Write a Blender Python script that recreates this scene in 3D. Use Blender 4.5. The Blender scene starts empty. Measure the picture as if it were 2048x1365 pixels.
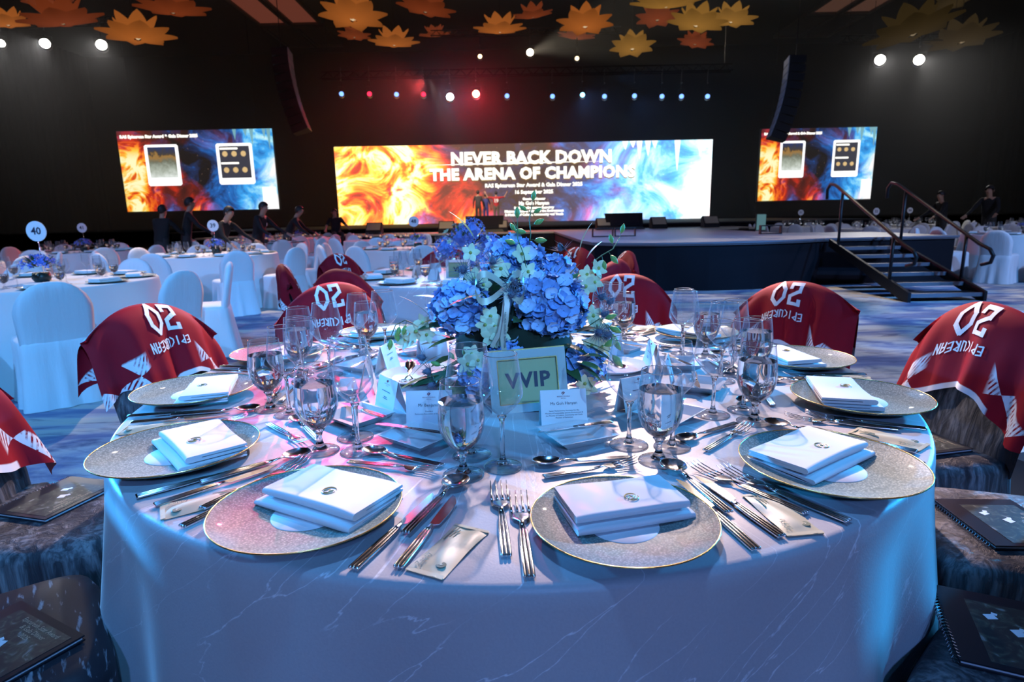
import bpy, bmesh, math, random
from mathutils import Vector, Matrix
R = math.radians
PI = math.pi
rnd = random.Random(7)
sc = bpy.context.scene
COL = sc.collection

# ------------------------------------------------------------------ camera
CAM = Vector((0, 0, 1.2155))
pitch, roll = .2039, .0200
fw = Vector((0, math.cos(pitch), -math.sin(pitch)))
r0 = Vector((1, 0, 0)); u0 = r0.cross(fw)
cr, sr = math.cos(roll), math.sin(roll)
rr = r0 * cr - u0 * sr; uu = r0 * sr + u0 * cr
cd = bpy.data.cameras.new('camera'); cam = bpy.data.objects.new('camera', cd); COL.objects.link(cam)
m = Matrix((rr, uu, -fw)).transposed().to_4x4(); m.translation = CAM
cam.matrix_world = m
cd.sensor_width = 36; cd.lens = 1200 / 2048 * 36; cd.clip_end = 200; cd.clip_start = .02
cd.dof.use_dof = True; cd.dof.focus_distance = 1.25; cd.dof.aperture_fstop = 6.5
sc.camera = cam

# ------------------------------------------------------------------ world, lights, exposure
w = bpy.data.worlds.new('world'); sc.world = w; w.use_nodes = True
w.node_tree.nodes['Background'].inputs[0].default_value = (.25, .35, .7, 1)
w.node_tree.nodes['Background'].inputs[1].default_value = .004
vs = sc.view_settings
sc.display_settings.display_device = 'sRGB'
vs.view_transform = 'Standard'; vs.look = 'None'; vs.exposure = 0.0; vs.gamma = 1
try: vs.use_curve_mapping = False
except Exception: pass
cy = sc.cycles
cy.max_bounces = 10; cy.diffuse_bounces = 2; cy.glossy_bounces = 4; cy.transmission_bounces = 8
cy.transparent_max_bounces = 24; cy.volume_bounces = 0
cy.caustics_reflective = False; cy.caustics_refractive = False
cy.sample_clamp_indirect = 4.0; cy.sample_clamp_direct = 0
cy.use_denoising = True


def gobo(light, lo, hi, scale, seed, detail=3):
    """a patterned projector slide: varies the beam by direction"""
    light.use_nodes = True
    nt = light.node_tree
    em = nt.nodes['Emission']
    tc = nt.nodes.new('ShaderNodeTexCoord')
    mp = nt.nodes.new('ShaderNodeMapping'); mp.inputs['Location'].default_value = (seed, seed * .7, 0)
    nz = nt.nodes.new('ShaderNodeTexNoise'); nz.inputs['Scale'].default_value = scale
    nz.inputs['Detail'].default_value = detail; nz.inputs['Distortion'].default_value = .6
    mr = nt.nodes.new('ShaderNodeMapRange'); mr.interpolation_type = 'SMOOTHSTEP'
    mr.inputs['From Min'].default_value = .42; mr.inputs['From Max'].default_value = .58
    mr.inputs['To Min'].default_value = lo; mr.inputs['To Max'].default_value = hi
    nt.links.new(tc.outputs['Normal'], mp.inputs[0]); nt.links.new(mp.outputs[0], nz.inputs['Vector'])
    nt.links.new(nz.outputs['Fac'], mr.inputs['Value']); nt.links.new(mr.outputs[0], em.inputs['Strength'])


def spot(name, loc, tgt, power, color, angle, blend=.5, radius=.08, pattern=None):
    l = bpy.data.lights.new(name, 'SPOT'); l.energy = power; l.color = color
    l.spot_size = R(angle); l.spot_blend = blend; l.shadow_soft_size = radius
    o = bpy.data.objects.new(name, l); COL.objects.link(o); o.location = loc
    o.rotation_euler = (Vector(tgt) - Vector(loc)).to_track_quat('-Z', 'Y').to_euler()
    if pattern: gobo(l, *pattern)
    return o


TC = (.0, 1.68, .75)
spot('key_profile', (1.4, 9.0, 6.3), (.2, 1.6, .75), 8200, (1, .69, .62), 26, .35, .10, (.42, 1.12, 26, 3.1))
spot('red_wash', (-2.6, 10.5, 5.2), (-.36, 1.98, .75), 3800, (1, .05, .18), 8, .5, .08, (.0, 1.5, 34, 8.3))
spot('back_blue', (-2.2, 17, 6.0), (0, 1.3, .75), 3600, (.12, .5, 1), 12, .5, .12)
spot('overhead_blue', (-.6, .7, 7.2), (0, 1.7, .75), 620, (.12, .42, 1), 50, .5, .22, (.6, 1.2, 14, 5.2))
spot('side_blue_west', (-7.0, 5.4, 2.3), (-.7, 1.4, .55), 6200, (.03, .38, 1), 24, .6, .12)
spot('side_blue_east', (7.4, 5.0, 2.2), (.8, 1.4, .55), 5200, (.02, .40, 1), 24, .6, .12)
spot('front_blue', (.8, -6.0, 4.6), (.2, 1.5, .8), 900, (.16, .36, 1), 26, .6, .3)
spot('bouquet_fill', (2.4, -6.0, 4.6), (.02, 1.55, 1.05), 1300, (.20, .56, 1), 6.4, .35, .06)  # added narrow spot, there only to brighten the bouquet
spot('chair_blue_west', (2.5, -4.5, 6.0), (-2.9, 4.0, .5), 3800, (.10, .44, 1), 30, 1.0, .1)
spot('floor_warm_west', (-6.0, 13, 8.5), (-3.2, 6.0, 0), 4200, (1, .78, .62), 58, .6, .1, (.06, 1.2, 9, 2.2))
spot('floor_blue_west', (-7, -2, 7.5), (-4.2, 5.5, 0), 3000, (.12, .42, 1), 62, .7, .15)
spot('floor_blue_east', (9, 0, 8), (4.6, 6.0, 0), 7600, (.10, .40, 1), 70, .7, .15, (.5, 1.2, 7, 4.4))
spot('floor_warm_east', (5, 13, 8.5), (4.5, 6.5, 0), 2300, (1, .80, .62), 60, .6, .1, (.05, 1.2, 9, 6.1))
spot('hall_west_fill', (-12, 2, 8.5), (-6, 9.0, .3), 2300, (.35, .42, .85), 62, .9, .3)
spot('hall_red_west', (-3, 23, 6.0), (-6.5, 9.5, .6), 2200, (1, .10, .10), 50, .7, .2)
spot('hall_east_fill', (12, 1, 8.5), (9.5, 12, .5), 3000, (.42, .50, .9), 60, .8, .3)
spot('stage_blue', (7, 8, 8.5), (3.2, 12, .77), 1500, (.22, .42, 1), 50, .8, .2)
spot('stage_warm', (0, 10, 9), (-.5, 18.4, .8), 2600, (1, .74, .42), 40, .8, .2)
spot('people_warm', (-3, 25, 6.5), (-1.2, 31.2, 1.6), 4500, (1, .8, .65), 24, .5, .1)  # added spot that lifts the figures on the upper deck
spot('array_blue', (3, 18, 5), (9, 20, 5), 500, (.12, .35, 1), 36, .5, .1)  # added spot so the speaker grille shows a blue reflection
spot('array_red', (-2, 17, 4), (-7.1, 20, 5), 300, (1, .2, .25), 36, .5, .1, (.1, 1.6, 18, 1.1))  # added patterned spot giving the other grille its red reflection


# ------------------------------------------------------------------ materials
def mat(name, color=(.5, .5, .5), rough=.6, metal=0., spec=.5, **kw):
    m_ = bpy.data.materials.new(name); m_.use_nodes = True
    b = m_.node_tree.nodes['Principled BSDF']
    b.inputs['Base Color'].default_value = (*color, 1)
    b.inputs['Roughness'].default_value = rough
    b.inputs['Metallic'].default_value = metal
    b.inputs['Specular IOR Level'].default_value = spec
    for k, v in kw.items():
        b.inputs[k.replace('_', ' ')].default_value = v
    return m_


class N:
    """small node helper"""
    def __init__(s, m_): s.t = m_.node_tree; s.b = s.t.nodes.get('Principled BSDF')
    def new(s, typ, **kw):
        n = s.t.nodes.new('ShaderNode' + typ)
        for k, v in kw.items():
            if k in n.inputs: n.inputs[k].default_value = v
            else: setattr(n, k, v)
        return n
    def link(s, a, b): s.t.links.new(a, b)
    def coord(s, out='Object', scale=(1, 1, 1), rot=(0, 0, 0), loc=(0, 0, 0)):
        tc = s.new('TexCoord'); mp = s.new('Mapping')
        mp.inputs['Scale'].default_value = scale; mp.inputs['Rotation'].default_value = rot; mp.inputs['Location'].default_value = loc
        s.link(tc.outputs[out], mp.inputs[0]); return mp.outputs[0]
    def noise(s, vec, scale, detail=3, dist=0., rough=.5):
        n = s.new('TexNoise'); n.inputs['Scale'].default_value = scale; n.inputs['Detail'].default_value = detail
        n.inputs['Distortion'].default_value = dist; n.inputs['Roughness'].default_value = rough
        s.link(vec, n.inputs['Vector']); return n.outputs['Fac']
    def ramp(s, fac, stops, interp='LINEAR'):
        n = s.new('ValToRGB'); cr_ = n.color_ramp; cr_.interpolation = interp
        while len(cr_.elements) < len(stops): cr_.elements.new(.5)
        for e, (p, c) in zip(cr_.elements, stops): e.position = p; e.color = (*c, 1)
        s.link(fac, n.inputs[0]); return n.outputs[0]
    def math(s, op, a, b=None, c=None, clamp=False):
        n = s.new('Math', operation=op); n.use_clamp = clamp
        for i, x in enumerate((a, b, c)):
            if x is None: continue
            if isinstance(x, (int, float)): n.inputs[i].default_value = x
            else: s.link(x, n.inputs[i])
        return n.outputs[0]
    def maprange(s, v, a, b, c, d, smooth=False):
        n = s.new('MapRange')
        if smooth: n.interpolation_type = 'SMOOTHSTEP'
        for i, x in zip((1, 2, 3, 4), (a, b, c, d)): n.inputs[i].default_value = x
        s.link(v, n.inputs[0]); return n.outputs[0]
    def mix(s, fac, a, b, mode='MIX'):
        n = s.new('Mix', data_type='RGBA', blend_type=mode)
        for i, x in ((0, fac), (6, a), (7, b)):
            if isinstance(x, (int, float)): n.inputs[i].default_value = x
            elif isinstance(x, tuple): n.inputs[i].default_value = (*x, 1)
            else: s.link(x, n.inputs[i])
        return n.outputs[2]
    def bump(s, h, strength=.3, dist=.01):
        n = s.new('Bump'); n.inputs['Strength'].default_value = strength; n.inputs['Distance'].default_value = dist
        s.link(h, n.inputs['Height']); s.link(n.outputs[0], s.b.inputs['Normal'])


def emis(name, color, strength):
    m_ = bpy.data.materials.new(name); m_.use_nodes = True
    nt = m_.node_tree; nt.nodes.remove(nt.nodes['Principled BSDF'])
    e = nt.nodes.new('ShaderNodeEmission'); e.inputs[0].default_value = (*color, 1); e.inputs[1].default_value = strength
    nt.links.new(e.outputs[0], nt.nodes['Material Output'].inputs[0]); return m_


M = {}
# table linen: silver satin with fine branching metallic threads
M['linen'] = mat('satin_linen', (.52, .52, .54), .5, 0, .3, Sheen_Weight=1., Sheen_Roughness=.22)
n = N(M['linen'])
tc_ = n.new('TexCoord'); sep = n.new('SeparateXYZ'); n.link(tc_.outputs['Object'], sep.inputs[0])
ang_ = n.math('ARCTAN2', sep.outputs[0], n.math('MULTIPLY', sep.outputs[1], -1))
cmb = n.new('CombineXYZ'); n.link(ang_, cmb.inputs[0]); n.link(sep.outputs[2], cmb.inputs[1])
rad_ = n.math('SQRT', n.math('ADD', n.math('POWER', sep.outputs[0], 2), n.math('POWER', sep.outputs[1], 2)))
n.link(n.math('MULTIPLY', rad_, 1.0), cmb.inputs[2])
mp = n.new('Mapping'); mp.inputs['Rotation'].default_value = (0, 0, R(-38)); mp.inputs['Scale'].default_value = (1, 1, .3)
n.link(cmb.outputs[0], mp.inputs[0])
mp2 = n.new('Mapping'); mp2.inputs['Scale'].default_value = (1.1, 6.2, .6); n.link(mp.outputs[0], mp2.inputs[0])
warp = n.noise(mp2.outputs[0], 2.2, 4)
wv = n.new('Mix', data_type='VECTOR') if False else None
add = n.new('VectorMath', operation='ADD'); sc_ = n.new('VectorMath', operation='SCALE'); sc_.inputs['Scale'].default_value = .35
nzc = n.new('TexNoise'); nzc.inputs['Scale'].default_value = 3.5; nzc.inputs['Detail'].default_value = 5; n.link(mp2.outputs[0], nzc.inputs['Vector'])
n.link(nzc.outputs['Color'], sc_.inputs[0]); n.link(mp2.outputs[0], add.inputs[0]); n.link(sc_.outputs[0], add.inputs[1])
vo = n.new('TexVoronoi', feature='DISTANCE_TO_EDGE'); vo.inputs['Scale'].default_value = 2.6; n.link(add.outputs[0], vo.inputs['Vector'])
line = n.maprange(vo.outputs['Distance'], .003, .010, 1, 0)
msk = n.maprange(n.noise(mp2.outputs[0], 1.7, 2), .46, .52, 0, 1)
grain = n.noise(cmb.outputs[0], 90, 2)
line = n.math('MULTIPLY', n.math('MULTIPLY', line, msk), n.maprange(grain, .30, .5, .15, 1))
fine = n.noise(tc_.outputs['Object'], 260, 2)
n.link(n.mix(line, n.mix(fine, (.47, .47, .50), (.55, .55, .57)), (.86, .87, .9)), n.b.inputs['Base Color'])
n.link(n.maprange(line, 0, 1, .42, .2), n.b.inputs['Roughness'])
n.bump(fine, .12, .002)

M['white_linen'] = mat('white_linen', (.66, .66, .67), .8, 0, .2)
M['chair_white'] = mat('white_stretch_cover', (.72, .73, .75), .65, 0, .3, Sheen_Weight=.2)
n = N(M['chair_white']); v = n.coord('Object', (9, 9, .8)); n.bump(n.noise(v, 3, 4), .35, .02)

M['bark'] = mat('bark_print_cover', (.03, .03, .04), .55, 0, .35)
n = N(M['bark']); v = n.coord('Object', (15, 15, 2.2))
a = n.noise(v, 1.7, 8, 1.1, .62); v2 = n.coord('Object', (60, 60, 5)); b2 = n.noise(v2, 1.5, 5, .3)
big = n.noise(n.coord('Object', (5, 5, 1.6)), 1.5, 3, .8)
c = n.ramp(a, [(0, (.012, .014, .02)), (.42, (.035, .036, .042)), (.55, (.15, .15, .165)), (.72, (.25, .245, .25)), (1, (.34, .34, .36))])
c = n.mix(n.maprange(b2, .45, .62, 0, .75), c, (.022, .024, .032))
c = n.mix(n.maprange(big, .40, .52, .85, 0), c, (.016, .018, .026))
n.link(c, n.b.inputs['Base Color']); n.bump(a, .5, .02)

M['bark_shaded'] = mat('shaded_bark_cover', (.02, .02, .026), .5, 0, .4)  # darker copy of the bark cover, low light put into the colour
n = N(M['bark_shaded']); v = n.coord('Object', (6, 34, 34), (0, 0, R(20)))
a = n.noise(v, 2.4, 4, .2); n.link(n.ramp(a, [(0, (.012, .013, .02)), (.58, (.022, .022, .03)), (.63, (.2, .21, .24)), (.7, (.34, .35, .38))]), n.b.inputs['Base Color'])

# jersey cloth, printed: red with pale hatched blocks at the lower corners and a white hem
M['jersey'] = mat('red_jersey', (.3, .008, .018), .7, 0, .15)
n = N(M['jersey']); uvn = n.new('UVMap'); sp = n.new('SeparateXYZ'); n.link(uvn.outputs[0], sp.inputs[0])
S_, T_ = sp.outputs[0], sp.outputs[1]
aS = n.math('ABSOLUTE', S_); aT = n.math('ABSOLUTE', T_)
mp = n.new('Mapping'); mp.inputs['Rotation'].default_value = (0, 0, R(38)); n.link(uvn.outputs[0], mp.inputs[0])
ck = n.new('TexChecker'); ck.inputs['Scale'].default_value = 3.2; n.link(mp.outputs[0], ck.inputs['Vector'])
mp3 = n.new('Mapping'); mp3.inputs['Rotation'].default_value = (0, 0, R(-24)); n.link(uvn.outputs[0], mp3.inputs[0])
wave = n.new('TexWave'); wave.inputs['Scale'].default_value = 9; wave.inputs['Distortion'].default_value = .6; n.link(mp3.outputs[0], wave.inputs['Vector'])
hat = n.maprange(wave.outputs['Fac'], .3, .45, 0, 1)
zone = n.math('MULTIPLY', n.maprange(aS, .40, .46, 0, 1), n.maprange(n.math('SUBTRACT', aT, n.math('MULTIPLY', n.math('SUBTRACT', aS, .4), .45)), .52, .55, 0, 1))
gru = n.maprange(n.noise(uvn.outputs[0], 9, 6), .42, .56, 0, 1)
pat = n.math('MULTIPLY', n.math('MULTIPLY', zone, ck.outputs['Fac']), n.math('MAXIMUM', hat, gru))
hem = n.math('MULTIPLY', n.maprange(aT, .93, .94, 0, 1), n.maprange(aS, .5, .52, 1, 0))
allw = n.math('MAXIMUM', pat, hem)
n.link(n.mix(allw, (.27, .004, .014), (.72, .70, .74)), n.b.inputs['Base Color'])
M['print_white'] = mat('white_print', (.78, .78, .80), .6)

M['charger'] = mat('silver_glass_charger', (.25, .28, .275), .45, .0, .12, Coat_Weight=.25, Coat_Roughness=.03)
n = N(M['charger']); v = n.coord('Object', (1, 1, 1)); vo = n.new('TexVoronoi'); vo.inputs['Scale'].default_value = 260; n.link(v, vo.inputs['Vector'])
n.link(n.ramp(vo.outputs['Distance'], [(0, (.62, .70, .64)), (.25, (.27, .335, .31)), (.6, (.17, .225, .215)), (1, (.12, .17, .165))]), n.b.inputs['Base Color'])
n.bump(vo.outputs['Distance'], .2, .001)
M['gold'] = mat('gold_edge', (.75, .55, .22), .25, 1)
M['chrome'] = mat('polished_steel', (.82, .82, .84), .15, 1)
M['porcelain'] = mat('white_porcelain', (.72, .73, .74), .15, 0, .5, Coat_Weight=.3)
M['napkin'] = mat('white_napkin', (.80, .81, .83), .8, 0, .2, Sheen_Weight=.2)
n = N(M['napkin']); n.bump(n.noise(n.coord('Object', (1, 1, 1)), 900, 1), .1, .001)
M['paper'] = mat('white_card', (.76, .77, .80), .6)
M['ink'] = mat('dark_ink', (.015, .02, .05), .5)
M['ink_red'] = mat('red_ink', (.25, .02, .05), .5)
M['packet'] = mat('foil_packet', (.50, .49, .36), .42, 0, .4)
M['green_ink'] = mat('green_ink', (.02, .08, .06), .5)
M['gold_thread'] = mat('gold_thread', (.42, .34, .13), .4, .4)


def glass_thin():
    m_ = bpy.data.materials.new('thin_glass'); m_.use_nodes = True; nt = m_.node_tree
    nt.nodes.remove(nt.nodes['Principled BSDF'])
    tr = nt.nodes.new('ShaderNodeBsdfTransparent'); tr.inputs[0].default_value = (.95, .965, .98, 1)
    gl = nt.nodes.new('ShaderNodeBsdfGlossy'); gl.inputs['Roughness'].default_value = .045
    lw = nt.nodes.new('ShaderNodeLayerWeight'); lw.inputs[0].default_value = .5
    pw = nt.nodes.new('ShaderNodeMath'); pw.operation = 'POWER'; pw.inputs[1].default_value = 2.3
    fr = nt.nodes.new('ShaderNodeMath'); fr.operation = 'MULTIPLY_ADD'; fr.inputs[1].default_value = .80; fr.inputs[2].default_value = .07
    nt.links.new(lw.outputs['Facing'], pw.inputs[0]); nt.links.new(pw.outputs[0], fr.inputs[0])
    mx = nt.nodes.new('ShaderNodeMixShader'); df = nt.nodes.new('ShaderNodeBsdfDiffuse'); df.inputs[0].default_value = (.62, .66, .72, 1)  # pale diffuse share at the edges stands in for reflected light
    m2 = nt.nodes.new('ShaderNodeMixShader'); m2.inputs[0].default_value = .28; nt.links.new(gl.outputs[0], m2.inputs[1]); nt.links.new(df.outputs[0], m2.inputs[2])
    nt.links.new(fr.outputs[0], mx.inputs[0]); nt.links.new(tr.outputs[0], mx.inputs[1]); nt.links.new(m2.outputs[0], mx.inputs[2])
    nt.links.new(mx.outputs[0], nt.nodes['Material Output'].inputs[0]); return m_


M['glass'] = glass_thin()
M['glass_solid'] = mat('solid_glass', (1, 1, 1), .0, 0, .5, Transmission_Weight=1., IOR=1.5)
M['water'] = mat('still_water', (1, 1, 1), .0, 0, .5, Transmission_Weight=1., IOR=1.33)

M['carpet'] = mat('patterned_carpet', (.3, .3, .35), .95, 0, .1)
n = N(M['carpet']); v = n.coord('Object', (.42, 1.25, 1), (0, 0, R(9)))
a = n.noise(v, 1.5, 8, 1.4, .6); a2 = n.noise(n.coord('Object', (.9, 3.0, 1)), 2.6, 7, .8, .62)
c1 = n.ramp(a, [(0, (.07, .09, .19)), (.42, (.17, .20, .32)), (.5, (.42, .42, .44)), (.58, (.48, .45, .40)), (1, (.24, .27, .40))])
n.link(n.mix(n.maprange(a2, .35, .5, .75, 0), c1, (.075, .09, .17)), n.b.inputs['Base Color'])
M['drape'] = mat('black_drape', (.004, .0038, .004), .95, 0, .0)
M['black_metal'] = mat('black_metal', (.012, .012, .015), .45, .0, .3)
M['black_matt'] = mat('matt_black', (.014, .014, .016), .75, 0, .3)
M['skirt'] = mat('black_stage_skirt', (.010, .010, .014), .9, 0, .15)
M['stage_top'] = mat('grey_stage_vinyl', (.20, .20, .23), .45, 0, .4)
M['step_edge'] = mat('grey_step_tread', (.16, .17, .21), .4, 0, .4)
M['ceil'] = mat('dark_ceiling', (.020, .018, .017), .9)
M['trim'] = mat('bronze_panel', (.06, .035, .025), .6)
M['leaf'] = mat('green_leaf', (.018, .06, .022), .4, 0, .5)
n = N(M['leaf']); oi = n.new('ObjectInfo'); n.link(n.mix(oi.outputs['Random'], (.022, .085, .045), (.075, .19, .06)), n.b.inputs['Base Color'])
M['stem'] = mat('green_stem', (.05, .11, .035), .5)
M['bud'] = mat('green_bud', (.16, .34, .09), .45, 0, .4, Subsurface_Weight=.0)
M['orchid'] = mat('pale_orchid', (.62, .72, .50), .55)
M['orchid_eye'] = mat('orchid_throat', (.35, .40, .10), .55)
M['thistle'] = mat('grey_thistle', (.10, .13, .20), .7)
M['floret'] = mat('blue_petal', (.2, .33, .8), .6, 0, .2, Subsurface_Weight=0.)
n = N(M['floret']); oi = n.new('ObjectInfo')
n.link(n.ramp(oi.outputs['Random'], [(0, (.16, .30, .66)), (.35, (.26, .44, .80)), (.75, (.38, .58, .88)), (1, (.54, .68, .90))]), n.b.inputs['Base Color'])
M['ribbon'] = mat('champagne_ribbon', (.50, .47, .38), .35, .2)
M['vase'] = mat('dark_vase', (.02, .03, .025), .4)
M['mirror'] = mat('mirror_frame', (.55, .66, .66), .18, .35, .6)
M['sign_paper'] = mat('gold_sign_card', (.33, .36, .18), .45, .1)
M['cover_black'] = mat('black_book_cover', (.018, .018, .024), .28, 0, .5)
M['pages'] = mat('white_pages', (.75, .76, .8), .7)
M['art'] = mat('cover_art', (.25, .27, .22), .4)
n = N(M['art']); a = n.noise(n.coord('Object', (1, 1, 1)), 38, 6, 1.5)
n.link(n.ramp(a, [(0, (.015, .015, .02)), (.5, (.03, .035, .035)), (.62, (.07, .08, .06)), (.78, (.3, .32, .33))]), n.b.inputs['Base Color'])
M['cable'] = mat('grey_cable', (.1, .1, .11), .6)
M['skin'] = mat('skin', (.42, .24, .16), .55)
M['hair'] = mat('black_hair', (.012, .01, .01), .6)
M['suit'] = mat('dark_grey_suit', (.035, .033, .035), .8)
M['trouser'] = mat('dark_trousers', (.02, .02, .022), .8)
M['khaki'] = mat('tan_trousers', (.12, .10, .08), .8)
M['navy'] = mat('navy_dress', (.02, .035, .20), .7)
M['redshirt'] = mat('red_shirt', (.42, .012, .02), .7)
M['uniform'] = mat('dark_uniform', (.007, .0075, .009), .85)
M['panel_beige'] = mat('beige_label_panel', (.42, .36, .26), .5)
M['e_white'] = emis('lamp_white', (1, .93, .84), 60)
M['e_warm'] = emis('lamp_warm', (1, .80, .5), 40)
M['e_warm_dim'] = emis('lamp_warm_dim', (1, .72, .40), 5)
M['e_blue'] = emis('lamp_blue', (.16, .34, 1), 2.6)
M['e_cyan'] = emis('lamp_cyan', (.25, .75, 1), 7)
M['e_bluewhite'] = emis('lamp_blue_white', (.55, .80, 1), 60)
M['e_red'] = emis('lamp_red', (1, .02, .06), 3.2)
M['e_redhot'] = emis('lamp_red_bright', (1, .18, .12), 40)
M['e_screen_white'] = emis('screen_white', (1, 1, 1), 1.5)
M['e_screen_text'] = emis('screen_lettering', (1, .97, .86), 1.7)
M['e_screen_dark'] = emis('screen_dark_print', (.05, .05, .07), 1)
M['e_screen_brown'] = emis('screen_brown_print', (.32, .20, .06), 1)
M['e_cove'] = emis('cove_glow', (.16, .040, .024), .72)
M['e_cove_dim'] = emis('cove_glow_dim', (.10, .045, .03), .6)
for k, c_, s_ in (('o', (.62, .17, .030), .42), ('r', (.42, .075, .020), .30), ('y', (.55, .26, .05), .36), ('d', (.24, .15, .05), .10)):
    M['lotus_' + k] = emis('lotus_lamp_' + k, c_, s_)
    nn = M['lotus_' + k].node_tree; em_ = nn.nodes['Emission']
    g = N(M['lotus_' + k]); g.b = None
    vec = g.coord('Object', (1, 1, 1)); sp_ = g.new('SeparateXYZ'); g.link(vec, sp_.inputs[0])
    dist = g.math('SQRT', g.math('ADD', g.math('POWER', sp_.outputs[0], 2), g.math('POWER', sp_.outputs[1], 2)))
    g.link(g.maprange(dist, .1, .95, s_ * 1.35, s_ * .6), em_.inputs[1])


def screen_mat(name, asp, strength, fr, ir, nsc, hot, mid, fade=0.):
    m_ = emis(name, (1, 1, 1), strength); g = N(m_); em_ = m_.node_tree.nodes['Emission']
    tc = g.new('TexCoord'); s3 = g.new('SeparateXYZ'); g.link(tc.outputs['Generated'], s3.inputs[0])
    X, Z = s3.outputs[0], s3.outputs[2]
    cb = g.new('CombineXYZ'); g.link(g.math('MULTIPLY', X, asp), cb.inputs[0]); g.link(Z, cb.inputs[1])
    n1 = g.noise(cb.outputs[0], nsc, 7, 1.5, .58)
    rid = g.math('SUBTRACT', 1, g.math('MULTIPLY', g.math('ABSOLUTE', g.math('SUBTRACT', n1, .5)), 8), None, True)
    n3 = g.noise(cb.outputs[0], nsc * .6, 3, .8)
    glow = g.maprange(g.math('ABSOLUTE', g.math('SUBTRACT', X, hot)), 0, .09, .55, 0, True)
    f = g.math('ADD', g.math('ADD', g.maprange(X, fr[0], fr[1], 1, 0), glow), g.math('MULTIPLY', g.math('SUBTRACT', n3, .5), 2.4))
    f = g.math('MULTIPLY', f, g.math('ADD', .34, g.math('MULTIPLY', rid, .62)), None, True)
    if fade: f = g.math('MULTIPLY', f, g.maprange(Z, .62, .98, 1, 1 - fade, True))
    fire = g.ramp(f, [(0, (.0, .0, .0)), (.18, (.13, .006, .001)), (.40, (.62, .022, .002)), (.58, (1, .22, .006)), (.76, (1, .62, .05)), (1, (1, .97, .55))])
    n2 = g.noise(cb.outputs[0], nsc, 8, .8, .64)
    i = g.math('ADD', g.maprange(X, ir[0], ir[1], 0, 1), g.math('MULTIPLY', g.math('SUBTRACT', n2, .5), 1.9), None, True)
    ice = g.ramp(i, [(0, (0, 0, 0)), (.2, (.002, .02, .09)), (.40, (.004, .12, .46)), (.60, (.04, .42, .95)), (.78, (.38, .84, 1)), (1, (.94, 1, 1))])
    spk = g.maprange(g.noise(cb.outputs[0], 34, 2), .68, .74, 0, .5)
    tot = g.mix(1., g.mix(1., fire, ice, 'ADD'), mid, 'ADD')
    g.link(g.mix(1., tot, g.mix(spk, (0, 0, 0), (.5, .3, .2)), 'ADD'), em_.inputs[0]); return m_


M['screen_main'] = screen_mat('stage_screen_picture', 4.4, 1.7, (.16, .40), (.54, 1.0), 1.7, .19, (.075, .048, .034))
M['screen_side'] = screen_mat('side_screen_picture', 2.0, 1.05, (.05, .50), (.42, 1.15), 2.8, .10, (.012, .009, .008), .72)


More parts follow.
